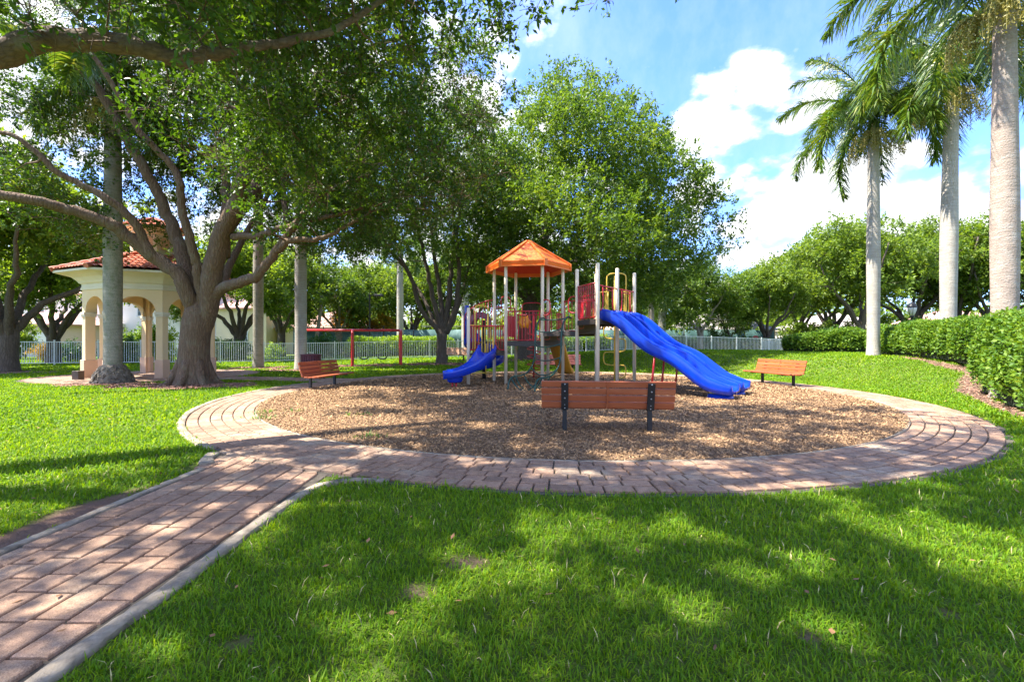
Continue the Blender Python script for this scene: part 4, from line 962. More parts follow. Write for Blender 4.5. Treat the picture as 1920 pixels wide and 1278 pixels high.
for k in range(8):
    A, B = vt[k], vt[(k+1) % 8]; l = np.linalg.norm(B-A); t = (B-A)/l; n = np.array([-t[1], t[0]])
    hw = l/2-.22; mid = (A+B)/2; th = np.linspace(0, pi, 25); xs = -hw*np.cos(th); zs = 2.63+hw*np.sin(th)*.96
    xs = np.r_[-l/2, -hw-1e-4, xs, hw+1e-4, l/2]; zs = np.r_[2.63, 2.63, zs, 2.63, 2.63]
    for dd in (0, .34):
        f = (l/2-dd*math.tan(pi/8))/(l/2); x2 = np.where(np.abs(xs) > hw, xs*(f if dd else 1), xs)
        bot = np.stack([mid[0]+t[0]*x2+n[0]*dd, mid[1]+t[1]*x2+n[1]*dd, zs], 1); tp = bot.copy(); tp[:,2] = ZT
        m = len(xs); i = np.arange(m-1)[:,None]
        fc = np.hstack([i, i+1, i+m+1, i+m]); arc.add(np.vstack([bot, tp]), fc if not dd else fc[:, ::-1])
        if dd: i_b = bot
        else: o_b = bot
    arc.add(np.vstack([o_b, i_b]), np.hstack([i, i+m, i+m+1, i+1]))
arc.build('arcade', M['stucco'], root, smoothed=False)
cor = MB(); PH = 0
cor.rev([(RG-.05, 3.5), (RG+.05, 3.52), (RG+.05, 3.6), (RG+.02, 3.62), (RG+.02, 3.74), (RG+.1, 3.78), (RG+.16, 3.86), (RG+.3, 3.98), (RG+.52, 4.07), (RG+.78, 4.11), (RG+.83, 4.12), (RG+.83, 4.2), (RG+.55, 4.22)], (*GZ, 0), 8, PH)
cor.build('cornice', M['stucco_pale'], root, smoothed=False)
ce = MB(); ce.rev([(.02, 4.0), (RG-.3, 3.74)], (*GZ, 0), 8, PH); ce.build('ceiling', M['stucco'], root, smoothed=False)
def tiled(Re, ze, Rt, zt, name):
    f = MB()
    for k in range(8):
        a0, a1 = PH+k*pi/4, PH+(k+1)*pi/4
        E0, E1 = [np.array([GZ[0]+Re*cos(a), GZ[1]+Re*sin(a)]) for a in (a0, a1)]; T0, T1 = [np.array([GZ[0]+Rt*cos(a), GZ[1]+Rt*sin(a)]) for a in (a0, a1)]
        W = np.linalg.norm(E1-E0); S = math.hypot(Re-Rt, zt-ze); rows = max(2, int(S/.33)); nb = int(W/.21); nu = nb*8
        vs = []; 
        for r_ in range(rows):
            for e_ in (0, .98): vs.append(((r_+e_)/rows, .045*(1-e_)))
        vs = np.array(vs); uu = np.linspace(0, 1, nu+1)
        mid = (E0+E1)/2; tt = (E1-E0)/W
        rows_ = []
        for v, lift in vs:
            cw = W+(np.linalg.norm(T1-T0)-W)*v; c = mid+((T0+T1)/2-mid)*v; z = ze+(zt-ze)*v
            lat = np.clip((uu-.5)*W, -cw/2, cw/2)
            h = .055*np.abs(np.cos(lat/.21*pi))**.7
            rows_.append(np.stack([c[0]+tt[0]*lat, c[1]+tt[1]*lat, z+h+lift+0*lat], 1))
        V = np.array(rows_); m, n_, _ = V.shape; i = np.arange(m-1)[:,None]*n_; j = np.arange(n_-1)[None]
        f.add(V.reshape(-1, 3), np.stack([i+j, i+j+1, i+n_+j+1, i+n_+j], -1).reshape(-1, 4))
        for q in range(max(2, int(S/.3))):
            s0, s1 = q/max(2, int(S/.3)), (q+1.1)/max(2, int(S/.3)); P = lambda s: np.array([*(E0+(T0-E0)*s), ze+(zt-ze)*s+.05])
            f.tube([P(s0), P(min(1, s1))], [.1, .075], 8)
    return f.build(name, M['tile'], root, smoothed=False)
tiled(RG+.9, 4.2, .8, 5.12, 'roof')
dr = MB(); dr.rev([(.86, 5.0), (.86, 5.2), (.8, 5.22), (.8, 6.0), (.88, 6.02), (.9, 6.1), (1.05, 6.18), (1.12, 6.22), (1.12, 6.28)], (*GZ, 0), 8, PH); cup = dr.build('cupola', M['stucco_pale'], root, smoothed=False)
pn = MB()
for k in range(8):
    a = PH+(k+.5)*pi/4; t = np.array([-sin(a), cos(a)]); ap = .8*cos(pi/8)+.012; c = GZ+ap*np.array([cos(a), sin(a)])
    pts = [(-.17, 5.35), (.17, 5.35)]+[(.17*cos(q), 5.72+.17*sin(q)) for q in np.linspace(0, pi, 11)]
    v = [[c[0]+t[0]*x, c[1]+t[1]*x, z] for x, z in pts]+[[c[0]+t[0]*x-cos(a)*.03, c[1]+t[1]*x-sin(a)*.03, z] for x, z in pts]; m = len(pts); j = np.arange(m)
    pn.add(v, [list(range(m))], np.stack([j, (j+1) % m, m+(j+1) % m, m+j], 1))
pn.build('blind_arches', M['stucco_base'], cup, smoothed=False)
tiled(1.2, 6.24, .04, 6.72, 'cupola_roof')
lb = MB(); lb.box(at(158, 704, 17.7)+[0, 0, 0], (.26, .26, .36)); o = lb.build('ground_light', M['riser'], None, smoothed=False, origin=at(158, 704, 17.7), bevel=.02); o.location.z = .18; o.location.y = 17.45
tag(o, 'small dark box light on the ground at the gazebo corner pillar', 'light')

# ------------------------------------------------------------------ benches
def make_bench(slat):
    root = empty('park_bench', (0,0,0), 'x', 'bench')
    L_ = 2.12; sl = MB()
    ys = [(-.245, .80), (-.215, .685), (-.18, .57), (-.14, .46)]
    ang = R(14)
    for (y, z) in ys:
        for sgn in (-1, 1):
            c = np.array([sgn*L_/4, y, z]); up = np.array([0, -sin(ang), cos(ang)])
            sl.beam(c-[L_/4-.004, 0, 0], c+[L_/4-.004, 0, 0], .042, .1, up)
    sl.build('backrest', M[slat], root, smoothed=False, bevel=.008)
    st = MB()
    for y, z in ((-.02, .405), (.1, .4), (.225, .405), (.35, .42)):
        for sgn in (-1, 1):
            c = np.array([sgn*L_/4, y, z]); st.beam(c-[L_/4-.004, 0, 0], c+[L_/4-.004, 0, 0], .105, .042, (0, .08 if y > .2 else -.05, 1))
    st.build('seat', M[slat], root, smoothed=False, bevel=.008)
    bt = MB(); bt.beam((0, -.285, .84), (0, -.165, .41), .03, .02, (0, -1, -.3)); bt.build('batten', M[slat], root, smoothed=False)
    for sgn in (-1, 1):
        x = sgn*.68; lg = MB()
        lg.beam((x, -.1, -.1), (x, -.1, .42), .072, .072, (0, 1, 0))
        lg.beam((x, -.12, .37), (x, .38, .375), .06, .04)
        lg.beam((x, -.09, .13), (x, -.09, .15), .07, .07, (0,1,0))
        o = lg.build('leg', M['black'], root, smoothed=False, bevel=.006)
        br = MB(); br.beam((x, -.172, .38), (x, -.276, .82), .115, .022, (0, -1, -.25)); br.build('bracket', M['black'], o, smoothed=False, bevel=.004)
        bo = MB()
        for (y, z) in ys+[(-.13, .405)]: bo.ball((x, y-.052, z), .014, 8)
        bo.build('bolts', M['bolt'], o)
    return root
def place_bench(o, x, y, face, label):
    o.location = (x, y, float(gz(x, y))+.01); o.rotation_euler = (0, 0, R(face-90)); o['label'] = label; o['group'] = 'benches round the play area'
bA = make_bench('slat'); bB = make_bench('slat_maroon'); bC = make_bench('slat_tan')
place_bench(bA, 1.55, 7.5, 84.5, 'bench nearest the camera seen from behind, red brown slats on black posts')
place_bench(copy_tree(bA), -5.95, 14.55, -9, 'red brown slatted bench on the left rim of the mulch near the bin')
place_bench(copy_tree(bA), 8.98, 15.55, 192, 'sunlit orange slatted bench on the right rim beyond the double slide')
place_bench(bB, 2.15, 21.25, 266, 'dull maroon bench on the far rim behind the green climber')
place_bench(bC, -3.75, 29.6, 238, 'small tan bench beyond the many stemmed tree')

# ------------------------------------------------------------------ litter bin
bx, by = -8.35, 18.9
root = empty('litter_bin', (bx, by, 0), 'round maroon slatted litter bin behind the left bench', 'bin')
mb = MB()
for k in range(26):
    a = k*2*pi/26; mb.box((bx+.38*cos(a), by+.38*sin(a), .5), (.03, .075, .88), a)
mb.build('slats', M['maroon'], root, smoothed=False, bevel=.006)
mb = MB(); mb.rev([(.33, .05), (.35, .05), (.35, .94), (.3, .95), (.3, .5), (.01, .45)], (bx, by, 0), 24); mb.build('liner', M['black'], root)
mb = MB(); mb.rev([(.4, .9), (.41, .93), (.4, .955), (.3, .96), (.29, .93)], (bx, by, 0), 26); mb.build('rim', M['maroon'], root)

# ------------------------------------------------------------------ swing frame and swings
root = empty('swing_set', (-9.2, 26.4, 0), 'red steel swing frame with arched legs on a mulch patch', 'swing set')
bd = np.array([1, .06, 0])/1.0018; fd = np.array([.3, -.95, 0]); c0 = np.array([-9.25, 26.4, 0])
beam = MB(); beam.tube([c0-bd*2.9+[0,0,2.12], c0+bd*2.78+[0,0,2.12]], .07, 12); beam.build('crossbeam', M['swing_red'], root)
for s in (-2.85, 0, 2.75):
    c = c0+bd*s; f = MB(); pts = [c-fd*.5+[0,0,-.2], c-fd*.5+[0,0,1.0], c-fd*.5+[0,0,1.65], c-fd*.42+[0,0,1.95], c-fd*.2+[0,0,2.1], c+[0,0,2.13], c+fd*.2+[0,0,2.1], c+fd*.42+[0,0,1.95], c+fd*.5+[0,0,1.65], c+fd*.5+[0,0,1.0], c+fd*.5+[0,0,-.2]]
    f.loopy(pts, .07, 12, 4); f.build('arch_leg', M['swing_red'], root)
for k, s in enumerate((.65, 1.7)):
    c = c0+bd*s; o = empty('swing', (c[0], c[1], .5), ('black belt swing hanging in the bay beside the middle arch', 'black belt swing hanging nearest the right end arch')[k], 'swing', 'swings on the red frame')
    q = MB(); q.loopy([c-bd*.25+[0,0,.62], c-bd*.2+[0,0,.5], c+[0,0,.44], c+bd*.2+[0,0,.5], c+bd*.25+[0,0,.62]], .035, 8); q.build('seat', M['black'], o)
    for sg in (-1, 1):
        q = MB(); q.tube([c+bd*.25*sg+[0,0,.6], c+bd*.28*sg+[0,0,2.07]], .009, 6); q.build('chain', M['chain'], o)

# ------------------------------------------------------------------ play structure
root = empty('play_structure', (.58, 16.35, 0), 'multi level play structure with orange hexagonal roof and blue slides', 'play structure')
PC = np.array([.58, 16.35]); V2 = lambda a, r=1.24: np.array([cos(R(a)), sin(R(a))])*r
Pg, Pd, Pc, Pb, Pe, Pf = [PC+V2(a) for a in (-9.5, -69.5, -129.5, 170.5, 110.5, 50.5)]
Pa = np.array([-1.46, 15.25])
Q1 = np.array([2.05, 14.36]); U = V2(50.5, 1); NN = V2(-39.5, 1)
Q5 = Q1+1.24*U; Q2 = Q1+V2(-69.5); Q3 = Q2+1.24*U; Q4 = Q2+2.48*U
D3 = lambda p, z: np.array([p[0], p[1], z])
def post(p, top, r=.056):
    q = MB(); z = [-.2, top-.03, top-.008, top]; q.tube([D3(p, a) for a in z], [r, r, r*.85, r*.4], 16); q.build('post', M['post'], root)
for p in (Pg, Pd, Pc, Pb, Pe, Pf): post(p, 4.12)
post(Pa, 2.62)
for p in (Q1, Q2, Q3, Q4, Q5): post(p, 3.76)
def deck(poly, z, th=.09, name='deck'):
    q = MB(); q.prism(poly, z-th, z); q.build(name, M['deck'], root, smoothed=False, bevel=.01)
def ccw(p):
    p = np.array(p); a = np.cross(p[1]-p[0], p[2]-p[1]); return p if a > 0 else p[::-1]
deck(ccw([Pg, Pf, Pe, Pb, Pc, Pd]), 1.5); deck(ccw([Pa, Pb, Pc]), 1.1); deck(ccw([Pb, Pe, np.array([-1.45, 17.1])]), 1.497); deck(ccw([Pd, Q1, Q5, Pg]), 1.82); deck(ccw([Q1, Q2, Q4, Q5]), 2.15)
def riser(A, B, z0, z1):
    q = MB(); q.beam(D3(A, (z0+z1)/2), D3(B, (z0+z1)/2), .03, z1-z0); q.build('riser', M['riser'], root, smoothed=False)
riser(Pb, Pc, 1.1, 1.42); riser(Pd, Pg, 1.5, 1.74); riser(Q1, Q5, 1.82, 2.07)
for A, B, z in ((Q1, Q2, 2.06), (Q2, Q3, 2.06), (Q3, Q4, 2.06), (Q4, Q5, 2.06), (Pd, Q1, 1.73), (Pg, Q5, 1.73), (Pc, Pd, 1.4), (Pd, Pg, 1.4), (Pg, Pf, 1.4), (Pf, Pe, 1.4), (Pe, Pb, 1.4)):
    q = MB(); q.beam(D3(A, z), D3(B, z), .04, .14); q.build('deck_edge', M['deck'], root, smoothed=False)
# roof
q = MB(); zc = lambda r: 5.08-(5.08-4.17)*(r/1.5)
A6 = np.radians(np.array([-9.5, 50.5, 110.5, 170.5, 230.5, 290.5])); rr6 = [(.1, 5.06), (.5, zc(.5)), (1.0, zc(1.0)), (1.52, 4.17), (1.53, 4.15), (1.52, 3.98), (1.49, 3.98), (1.47, 4.12)]
q.rev([(.002, 5.08)]+rr6, (*PC, 0), 6, A6[0]); rf = q.build('roof', M['orange'], root, smoothed=False)
M['orange_plain'] = pm('orange_trim', (.8,.19,.02), (.74,.16,.018), 3, .4)
M['red_under'] = pm('roof_lining', (.72,.06,.015), (.66,.05,.013), 3, .5)
q = MB(); q.rev([(.002, 4.98), (1.44, 4.1)], (*PC, 0), 6, A6[0]); q.build('lining', M['red_under'], rf, smoothed=False)
q = MB()
for a in A6:
    d = np.array([cos(a), sin(a)]); q.beam(D3(PC+d*.08, 5.08), D3(PC+d*1.53, 4.19), .09, .05)
    q.beam(D3(PC+d*1.525, 4.215), D3(PC+d*1.525, 3.965), .05, .12, (-sin(a), cos(a), 0))
for k in range(6):
    a, b = A6[k], A6[(k+1) % 6]; E = [D3(PC+1.535*np.array([cos(x), sin(x)]), 3.995) for x in (a, b)]; q.beam(E[0], E[1], .02, .05)
q.build('ridge_trim', M['orange_plain'], rf, smoothed=False, bevel=.012)
# barred panels
def panel(A, B, z0, z1, n, name='barrier', mat='red', r=.014, rr=.021, inset=.09, rails=(), off=0.0, round_=.12, part=root):
    A = np.array(A); B = np.array(B); t = (B-A)/np.linalg.norm(B-A); nv = np.array([t[1], -t[0]])*off; a = A+t*inset+nv; b = B-t*inset+nv
    q = MB(); c = .1
    q.tube([D3(A+nv*.5, z1), D3(B+nv*.5, z1)], rr, 8)
    q.loopy([D3(a, z1), D3(a, z0+c), D3(a+t*.03, z0+.03), D3(a+t*c, z0), D3(b-t*c, z0), D3(b-t*.03, z0+.03), D3(b, z0+c), D3(b, z1)], rr*.95, 8, 3)
    for k in range(1, n):
        p = a+(b-a)*k/n; q.tube([D3(p, z0), D3(p, z1)], r, 6, caps=False)
    for z in rails: q.tube([D3(a, z), D3(b, z)], r, 6)
    return q.build(name, M[mat], part)
def arch(A, B, z0, z1, name, mat, r=.02, f0=.2, f1=.8):
    A = np.array(A); B = np.array(B); a = A+(B-A)*f0; b = A+(B-A)*f1; t = b-a; w = np.linalg.norm(t); t = t/w; c = min(.16, w*.45)
    q = MB(); q.loopy([D3(a, z0), D3(a, (z0+z1)/2), D3(a, z1-c), D3(a+t*c*.3, z1-c*.3), D3(a+t*c, z1), D3(b-t*c, z1), D3(b-t*c*.3, z1-c*.3), D3(b, z1-c), D3(b, (z0+z1)/2), D3(b, z0)], r, 8, 4)
    return q, a, b
pf = panel(Pc, Pd, 1.53, 2.5, 9)
# orange wheel on the front panel
wc = D3((Pc+Pd)/2+np.array([.02, .1]), 2.14); n2 = np.array([sin(R(-9.5)), -cos(R(-9.5)), 0]); w_ = np.array([cos(R(-9.5)), sin(R(-9.5)), 0])
q = MB(); th = np.arange(16)*2*pi/16
def ringpts(r, dz): return [wc+w_*r*cos(a)+np.array([0,0,1])*r*sin(a)+n2*dz for a in th]
Rs = [ringpts(.02, .05), ringpts(.1, .05), ringpts(.19, .035), ringpts(.2, 0), ringpts(.19, -.02), ringpts(.02, -.02)]
q.add(np.array(Rs).reshape(-1, 3), np.stack([(np.arange(5)[:,None]*16+np.arange(16)[None]), (np.arange(5)[:,None]*16+(np.arange(16)+1)[None] % 16), (np.arange(5)[:,None]*16+16+(np.arange(16)+1)[None] % 16), (np.arange(5)[:,None]*16+16+np.arange(16)[None])], -1).reshape(-1, 4))
for k in range(6):
    a = k*pi/3; p = wc+w_*.205*cos(a)+np.array([0,0,1])*.205*sin(a); q.ball(p, .035, 8)
q.build('toy_wheel', M['wheel'], pf)
panel(Pe, Pf, 1.53, 2.5, 9)
q, a, b = arch(Pe, Pf, 1.5, 2.95, 'x', 'red'); q.build('climber_arch', M['red'], root)
# tall solid and barred panels on the back left sides, sloped barrier beside spiral slide
pb = panel(Pb, Pe, 1.53, 2.75, 9)
q = MB(); q.beam(D3(Pb+(Pe-Pb)*.5, 2.05), D3(Pb+(Pe-Pb)*.98, 2.05), .02, .8); q.build('solid_panel', M['red'], pb, smoothed=False)
q, a, b = arch(Pb, Pe, 2.7, 3.15, 'x', 'red', f0=.3, f1=.75); q.build('arch_loop', M['red'], root)
# handholds on P_f-P_g (yellow slide entry)
for p, qd in ((Pf, Pg), (Pg, Pf)):
    t = (qd-p)/np.linalg.norm(qd-p); q = MB(); q.loopy([D3(p, 2.6), D3(p+t*.2, 2.62), D3(p+t*.3, 2.5), D3(p+t*.3, 1.8), D3(p+t*.2, 1.62), D3(p, 1.6)], .02, 8); q.build('hand_loop', M['red'], root)
# hand loops at climber side Pd-Q1
for p, qd, zt in ((Pd, Q1, 2.86), (Q1, Pd, 2.9)):
    t = (qd-p)/np.linalg.norm(qd-p); q = MB(); q.loopy([D3(p, zt), D3(p+t*.2, zt), D3(p+t*.3, zt-.1), D3(p+t*.3, zt-.4), D3(p+t*.2, zt-.5), D3(p, zt-.5)], .021, 8); q.build('hand_loop', M['red'], root)
panel(Pg, Q5, 1.86, 2.9, 8)
# step rail side Pd-Pg small barred gate
panel(Pd+(Pg-Pd)*.0, Pd+(Pg-Pd)*.38, 1.55, 2.45, 4, inset=.05, name='gate_panel'); panel(Pd+(Pg-Pd)*.66, Pg, 1.55, 2.45, 4, inset=.05, name='gate_panel')
panel(Q1+(Q5-Q1)*.0, Q1+(Q5-Q1)*.36, 1.9, 2.75, 4, inset=.05, name='gate_panel')
# high barred panel Q1-Q2 with coloured play tiles
ph = panel(Q1, Q2, 2.2, 3.2, 10, rails=(2.86, 2.68))
for f0, f1 in ((.18, .34), (.5, .68)):
    q = MB(); q.beam(D3(Q1+(Q2-Q1)*f0, 2.45), D3(Q1+(Q2-Q1)*f1, 2.45), .015, .42); q.build('solid_panel', M['red'], ph, smoothed=False)
# slide entry rails
for A, B in ((Q2, Q3), (Q3, Q4)):
    t = (B-A)/1.24; q = MB(); q.tube([D3(A, 3.12), D3(B, 3.12)], .022, 8)
    for p, sg in ((A, 1), (B, -1)):
        x0 = p+t*sg*.32; x1 = p+t*sg*.08
        q.loopy([D3(x0, 3.1), D3(x0, 2.75), D3(x0-t*sg*.03, 2.5), D3(x0-t*sg*.13, 2.42), D3(p, 2.4)], .021, 8, 4)
    q.tube([D3(A+t*.32, 3.03), D3(B-t*.32, 3.03)], .016, 6); q.build('slide_rail', M['red'], root)
# yellow back panel Q5-Q4 with arch and S climber
T45 = (Q4-Q5)/1.24; O45 = np.array([-T45[1], T45[0]])
py = panel(Q5, Q5+T45*.42, 2.2, 3.14, 4, mat='yellow', inset=.04); panel(Q4-T45*.36, Q4, 2.2, 3.14, 4, mat='yellow', inset=.04)
q, a, b = arch(Q5, Q4, 2.15, 3.75, 'x', 'yellow', .02, .28, .78); q.build('climber_arch', M['yellow'], root)
mc = Q5+T45*.62+O45*.32; q = MB(); q.tube([D3(mc, -.1), D3(mc, 3.72)], .028, 10)
s_ = []
z = 2.02; sg = -1
q2 = MB(); w5 = .36
pts = []
for k in range(4):
    pts += [D3(mc-T45*.02*sg, z), D3(mc+T45*w5*.75*sg, z), D3(mc+T45*w5*sg, z-.08), D3(mc+T45*w5*sg, z-.32), D3(mc+T45*w5*.75*sg, z-.42)]
    z -= .45; sg = -sg
pts.append(D3(mc, z+.02))
q.loopy(pts, .021, 8, 4)
q.build('pole_climber', M['yellow'], root)
# yellow slide behind the hexagon
P0 = np.array([1.58, 16.9, 1.46]); P1 = np.array([2.32, 19.2, .12]); t_ = np.linspace(0, 1, 14)[:,None]
P = P0+(P1-P0)*t_; P[:,2] = np.interp(t_[:,0], [0, .12, .8, 1], [1.46, 1.4, .22, .14])
sdv = np.repeat([unit(np.cross(P1-P0, [0,0,1.0]))], 14, 0); up = np.repeat([[0,0,1.0]], 14, 0)
Uprof = lambda w, h, b=.03: [(-w/2-.03, -b), (-w/2-.04, h*.7), (-w/2-.02, h), (-w/2+.02, h+.01), (-w/2+.05, h-.03), (-w/2+.09, .05), (-w/2+.15, .005), (0, -.005), (w/2-.15, .005), (w/2-.09, .05), (w/2-.05, h-.03), (w/2-.02, h+.01), (w/2+.02, h), (w/2+.04, h*.7), (w/2+.03, -b)]
q = MB(); q.sweep(P, sdv, up, Uprof(.5, .2)); q.build('yellow_slide', M['yellow_plastic'], root)
# low triangular deck: yellow barred arch panel, red loops
pa = panel(Pa, Pb, .98, 2.02, 8, mat='yellow', inset=.07, r=.017)
q, a, b = arch(Pa, Pb, 1.1, 2.72, 'x', 'yellow', .024, .24, .74); q.build('entry_arch', M['yellow'], root)
for A, B in ((Pa, Pc), (Pc, Pa)):
    t = (B-A)/np.linalg.norm(B-A); q = MB(); q.tube([D3(A, 2.0), D3(B, 2.0)], .021, 8) if A is Pa else None
    x0 = A+t*.34; q.loopy([D3(x0, 1.99), D3(x0, 1.5), D3(x0-t*.04, 1.3), D3(x0-t*.14, 1.21), D3(A, 1.2)], .022, 8, 4)
    for k in range(1, 4): q.tube([D3(A+t*.34*k/4, 1.22), D3(A+t*.34*k/4, 1.99)], .012, 6)
    q.build('hand_rail', M['red'], root)
# left turning slide
bz = lambda p0, p1, p2, p3, t: (1-t)**3*p0+3*t*(1-t)**2*p1+3*t*t*(1-t)*p2+t**3*p3
t_ = np.linspace(0, 1, 26)[:,None]
xy = bz(np.array([-.85, 15.32]), np.array([-.72, 14.75]), np.array([-1.25, 14.42]), np.array([-2.12, 14.5]), t_)
z = np.interp(t_[:,0], [0, .08, .3, .6, .82, 1], [1.12, 1.1, .93, .6, .42, .36])
z = np.convolve(np.r_[z[0], z[0], z, z[-1], z[-1]], np.ones(5)/5, 'valid')
P = np.c_[xy, z]; T = unit(np.gradient(P, axis=0)); sdv = unit(np.cross(T, [0,0,1.0])); upv = np.cross(sdv, T)
q = MB(); pr = np.array([Uprof(.56+.04*f, .27-.07*f, .06) for f in t_[:,0]]); q.sweep(P, sdv, upv, pr); ls = q.build('turning_slide', M['blue'], root)
q = MB(); e = P[-3]; q.rev([(.27, e[2]-.03), (.24, e[2]-.16), (.2, e[2]-.2), (.01, e[2]-.2)], (e[0]+.1, e[1], 0), 20); q.build('slide_foot', M['blue'], ls)
q = MB()
for dx in (.02, .14): q.tube([(e[0]+dx, e[1], -.1), (e[0]+dx, e[1], .2)], .03, 8)
q.build('support', M['swing_red'], ls)
# spiral slide behind
cx, cy = -1.07, 17.45; n_ = 46; aa = np.linspace(R(225), R(225)-R(335), n_) ; tt = np.linspace(0, 1, n_)
zz = 1.5-(1.5-.42)*tt**.95; rad = .45
P = np.stack([cx+rad*np.cos(aa), cy+rad*np.sin(aa), zz], 1); sdv = np.stack([np.cos(aa), np.sin(aa), 0*aa], 1); up = np.repeat([[0,0,1.0]], n_, 0)
pr = []
for k in range(n_):
    h = np.interp(tt[k], [0, .06, .2, .4, 1], [1.3, 1.42, 1.2, .4, .28])
    pr.append([(-.3, -.03), (-.3, .12), (-.27, .13), (-.24, .02), (0, 0), (.2, .03), (.27, .1), (.285, h), (.31, h+.01), (.33, h-.01), (.33, 0), (.28, -.04)])
q = MB(); q.sweep(P, sdv, up, np.array(pr)); sp = q.build('spiral_slide', M['blue'], root)
q = MB(); q.tube([(cx, cy, -.2), (cx, cy, 2.3)], .075, 14); q.build('centre_post', M['black'], sp)
# red hood panel over spiral entry
q = MB(); A = Pb; B = np.array([-1.75, 17.0]); t = B-A; l = np.linalg.norm(t); t = t/l
q.loopy([D3(A, 3.0), D3(A+t*.35, 2.95), D3(A+t*.8, 2.78), D3(A+t*l, 2.45), D3(A+t*(l+.04), 1.6)], .022, 8)
for k in range(1, 10):
    f = k/10; q.tube([D3(A+t*l*f, 1.55), D3(A+t*l*f, np.interp(f*l, [0, .35, .8, l], [3.0, 2.95, 2.78, 2.45]))], .012, 6)
hp = q.build('hood_barrier', M['red'], root)
q = MB(); th = np.linspace(0, pi, 14); outer = [(l*.1, 1.6)]+[(l/2-l*.4*cos(a), 2.15+.42*sin(a)) for a in th]+[(l*.9, 1.6)]; inn = [(l*.22, 1.6)]+[(l/2-l*.28*cos(a), 2.1+.25*sin(a)) for a in th]+[(l*.78, 1.6)]
f = lambda pts, o: np.array([[A[0]+t[0]*x+t[1]*o, A[1]+t[1]*x-t[0]*o, z] for x, z in pts]); m = len(outer); j = np.arange(m-1)[:,None]
VV = np.vstack([f(outer, 0), f(inn, 0), f(outer, .04), f(inn, .04)]); q.add(VV, np.hstack([j, j+1, j+1+m, j+m]), np.hstack([j+2*m, j+3*m, j+1+3*m, j+1+2*m]), np.hstack([j, j+2*m, j+1+2*m, j+1]), np.hstack([j+m, j+1+m, j+1+3*m, j+3*m]))
q.build('entry_hood', M['maroon_plastic'], hp, smoothed=False)
# yellow low step rail under spiral
q = MB(); q.tube([(-1.5, 16.6, .32), (-.7, 16.55, .36)], .022, 8); q.tube([(-.95, 16.55, .3), (-.95, 16.55, 1.4)], .022, 8); q.build('brace', M['yellow'], root)
# green arch climber on Pd-Q1
Od = -U; base = lambda s, lat: Pd+NN*lat+Od*s
prof = [(0, 2.22), (.12, 2.26), (.32, 2.2), (.48, 2.0), (.55, 1.7), (.57, 1.35), (.6, 1.0), (.72, .72), (1.0, .5), (1.4, .42), (1.66, .42), (1.84, .34), (1.92, .15), (1.93, -.15)]
q = MB(); rails_ = []
for lat in (.12, 1.12):
    pts = smooth([D3(base(s, lat), z) for s, z in prof], 5); rails_.append(pts); q.tube(pts, .026, 10)
cl_ = q.build('arch_climber', M['green_steel'], root)
q = MB()
for i0, sag, o_ in ((10, .03, .1), (17, .1, .15), (24, .1, .16), (30, .1, .14), (36, .2, .08), (42, .34, 0), (48, .36, 0), (53, .3, 0)):
    a, b = rails_[0][i0], rails_[1][i0]; m_ = (a+b)/2; oo = np.array([Od[0], Od[1], 0])
    q.loopy([a, a+(b-a)*.12-[0,0,sag*.55]+oo*o_*.5, a+(b-a)*.3-[0,0,sag]+oo*o_, m_-[0,0,sag*1.15]+oo*o_, a+(b-a)*.7-[0,0,sag]+oo*o_, a+(b-a)*.88-[0,0,sag*.55]+oo*o_*.5, b], .019, 8, 4)
q.build('rungs', M['green_steel'], cl_)
# red corkscrew climber
cc_ = np.array([.86, 18.0]); q = MB(); q.tube([D3(cc_, -.1), D3(cc_, 2.7)], .03, 10); a = np.linspace(0, 2*pi*5.5, 140); q.tube(np.stack([cc_[0]+.26*np.cos(a), cc_[1]+.26*np.sin(a), .12+a/a[-1]*1.7], 1), .02, 6); q.build('corkscrew', M['red'], root)
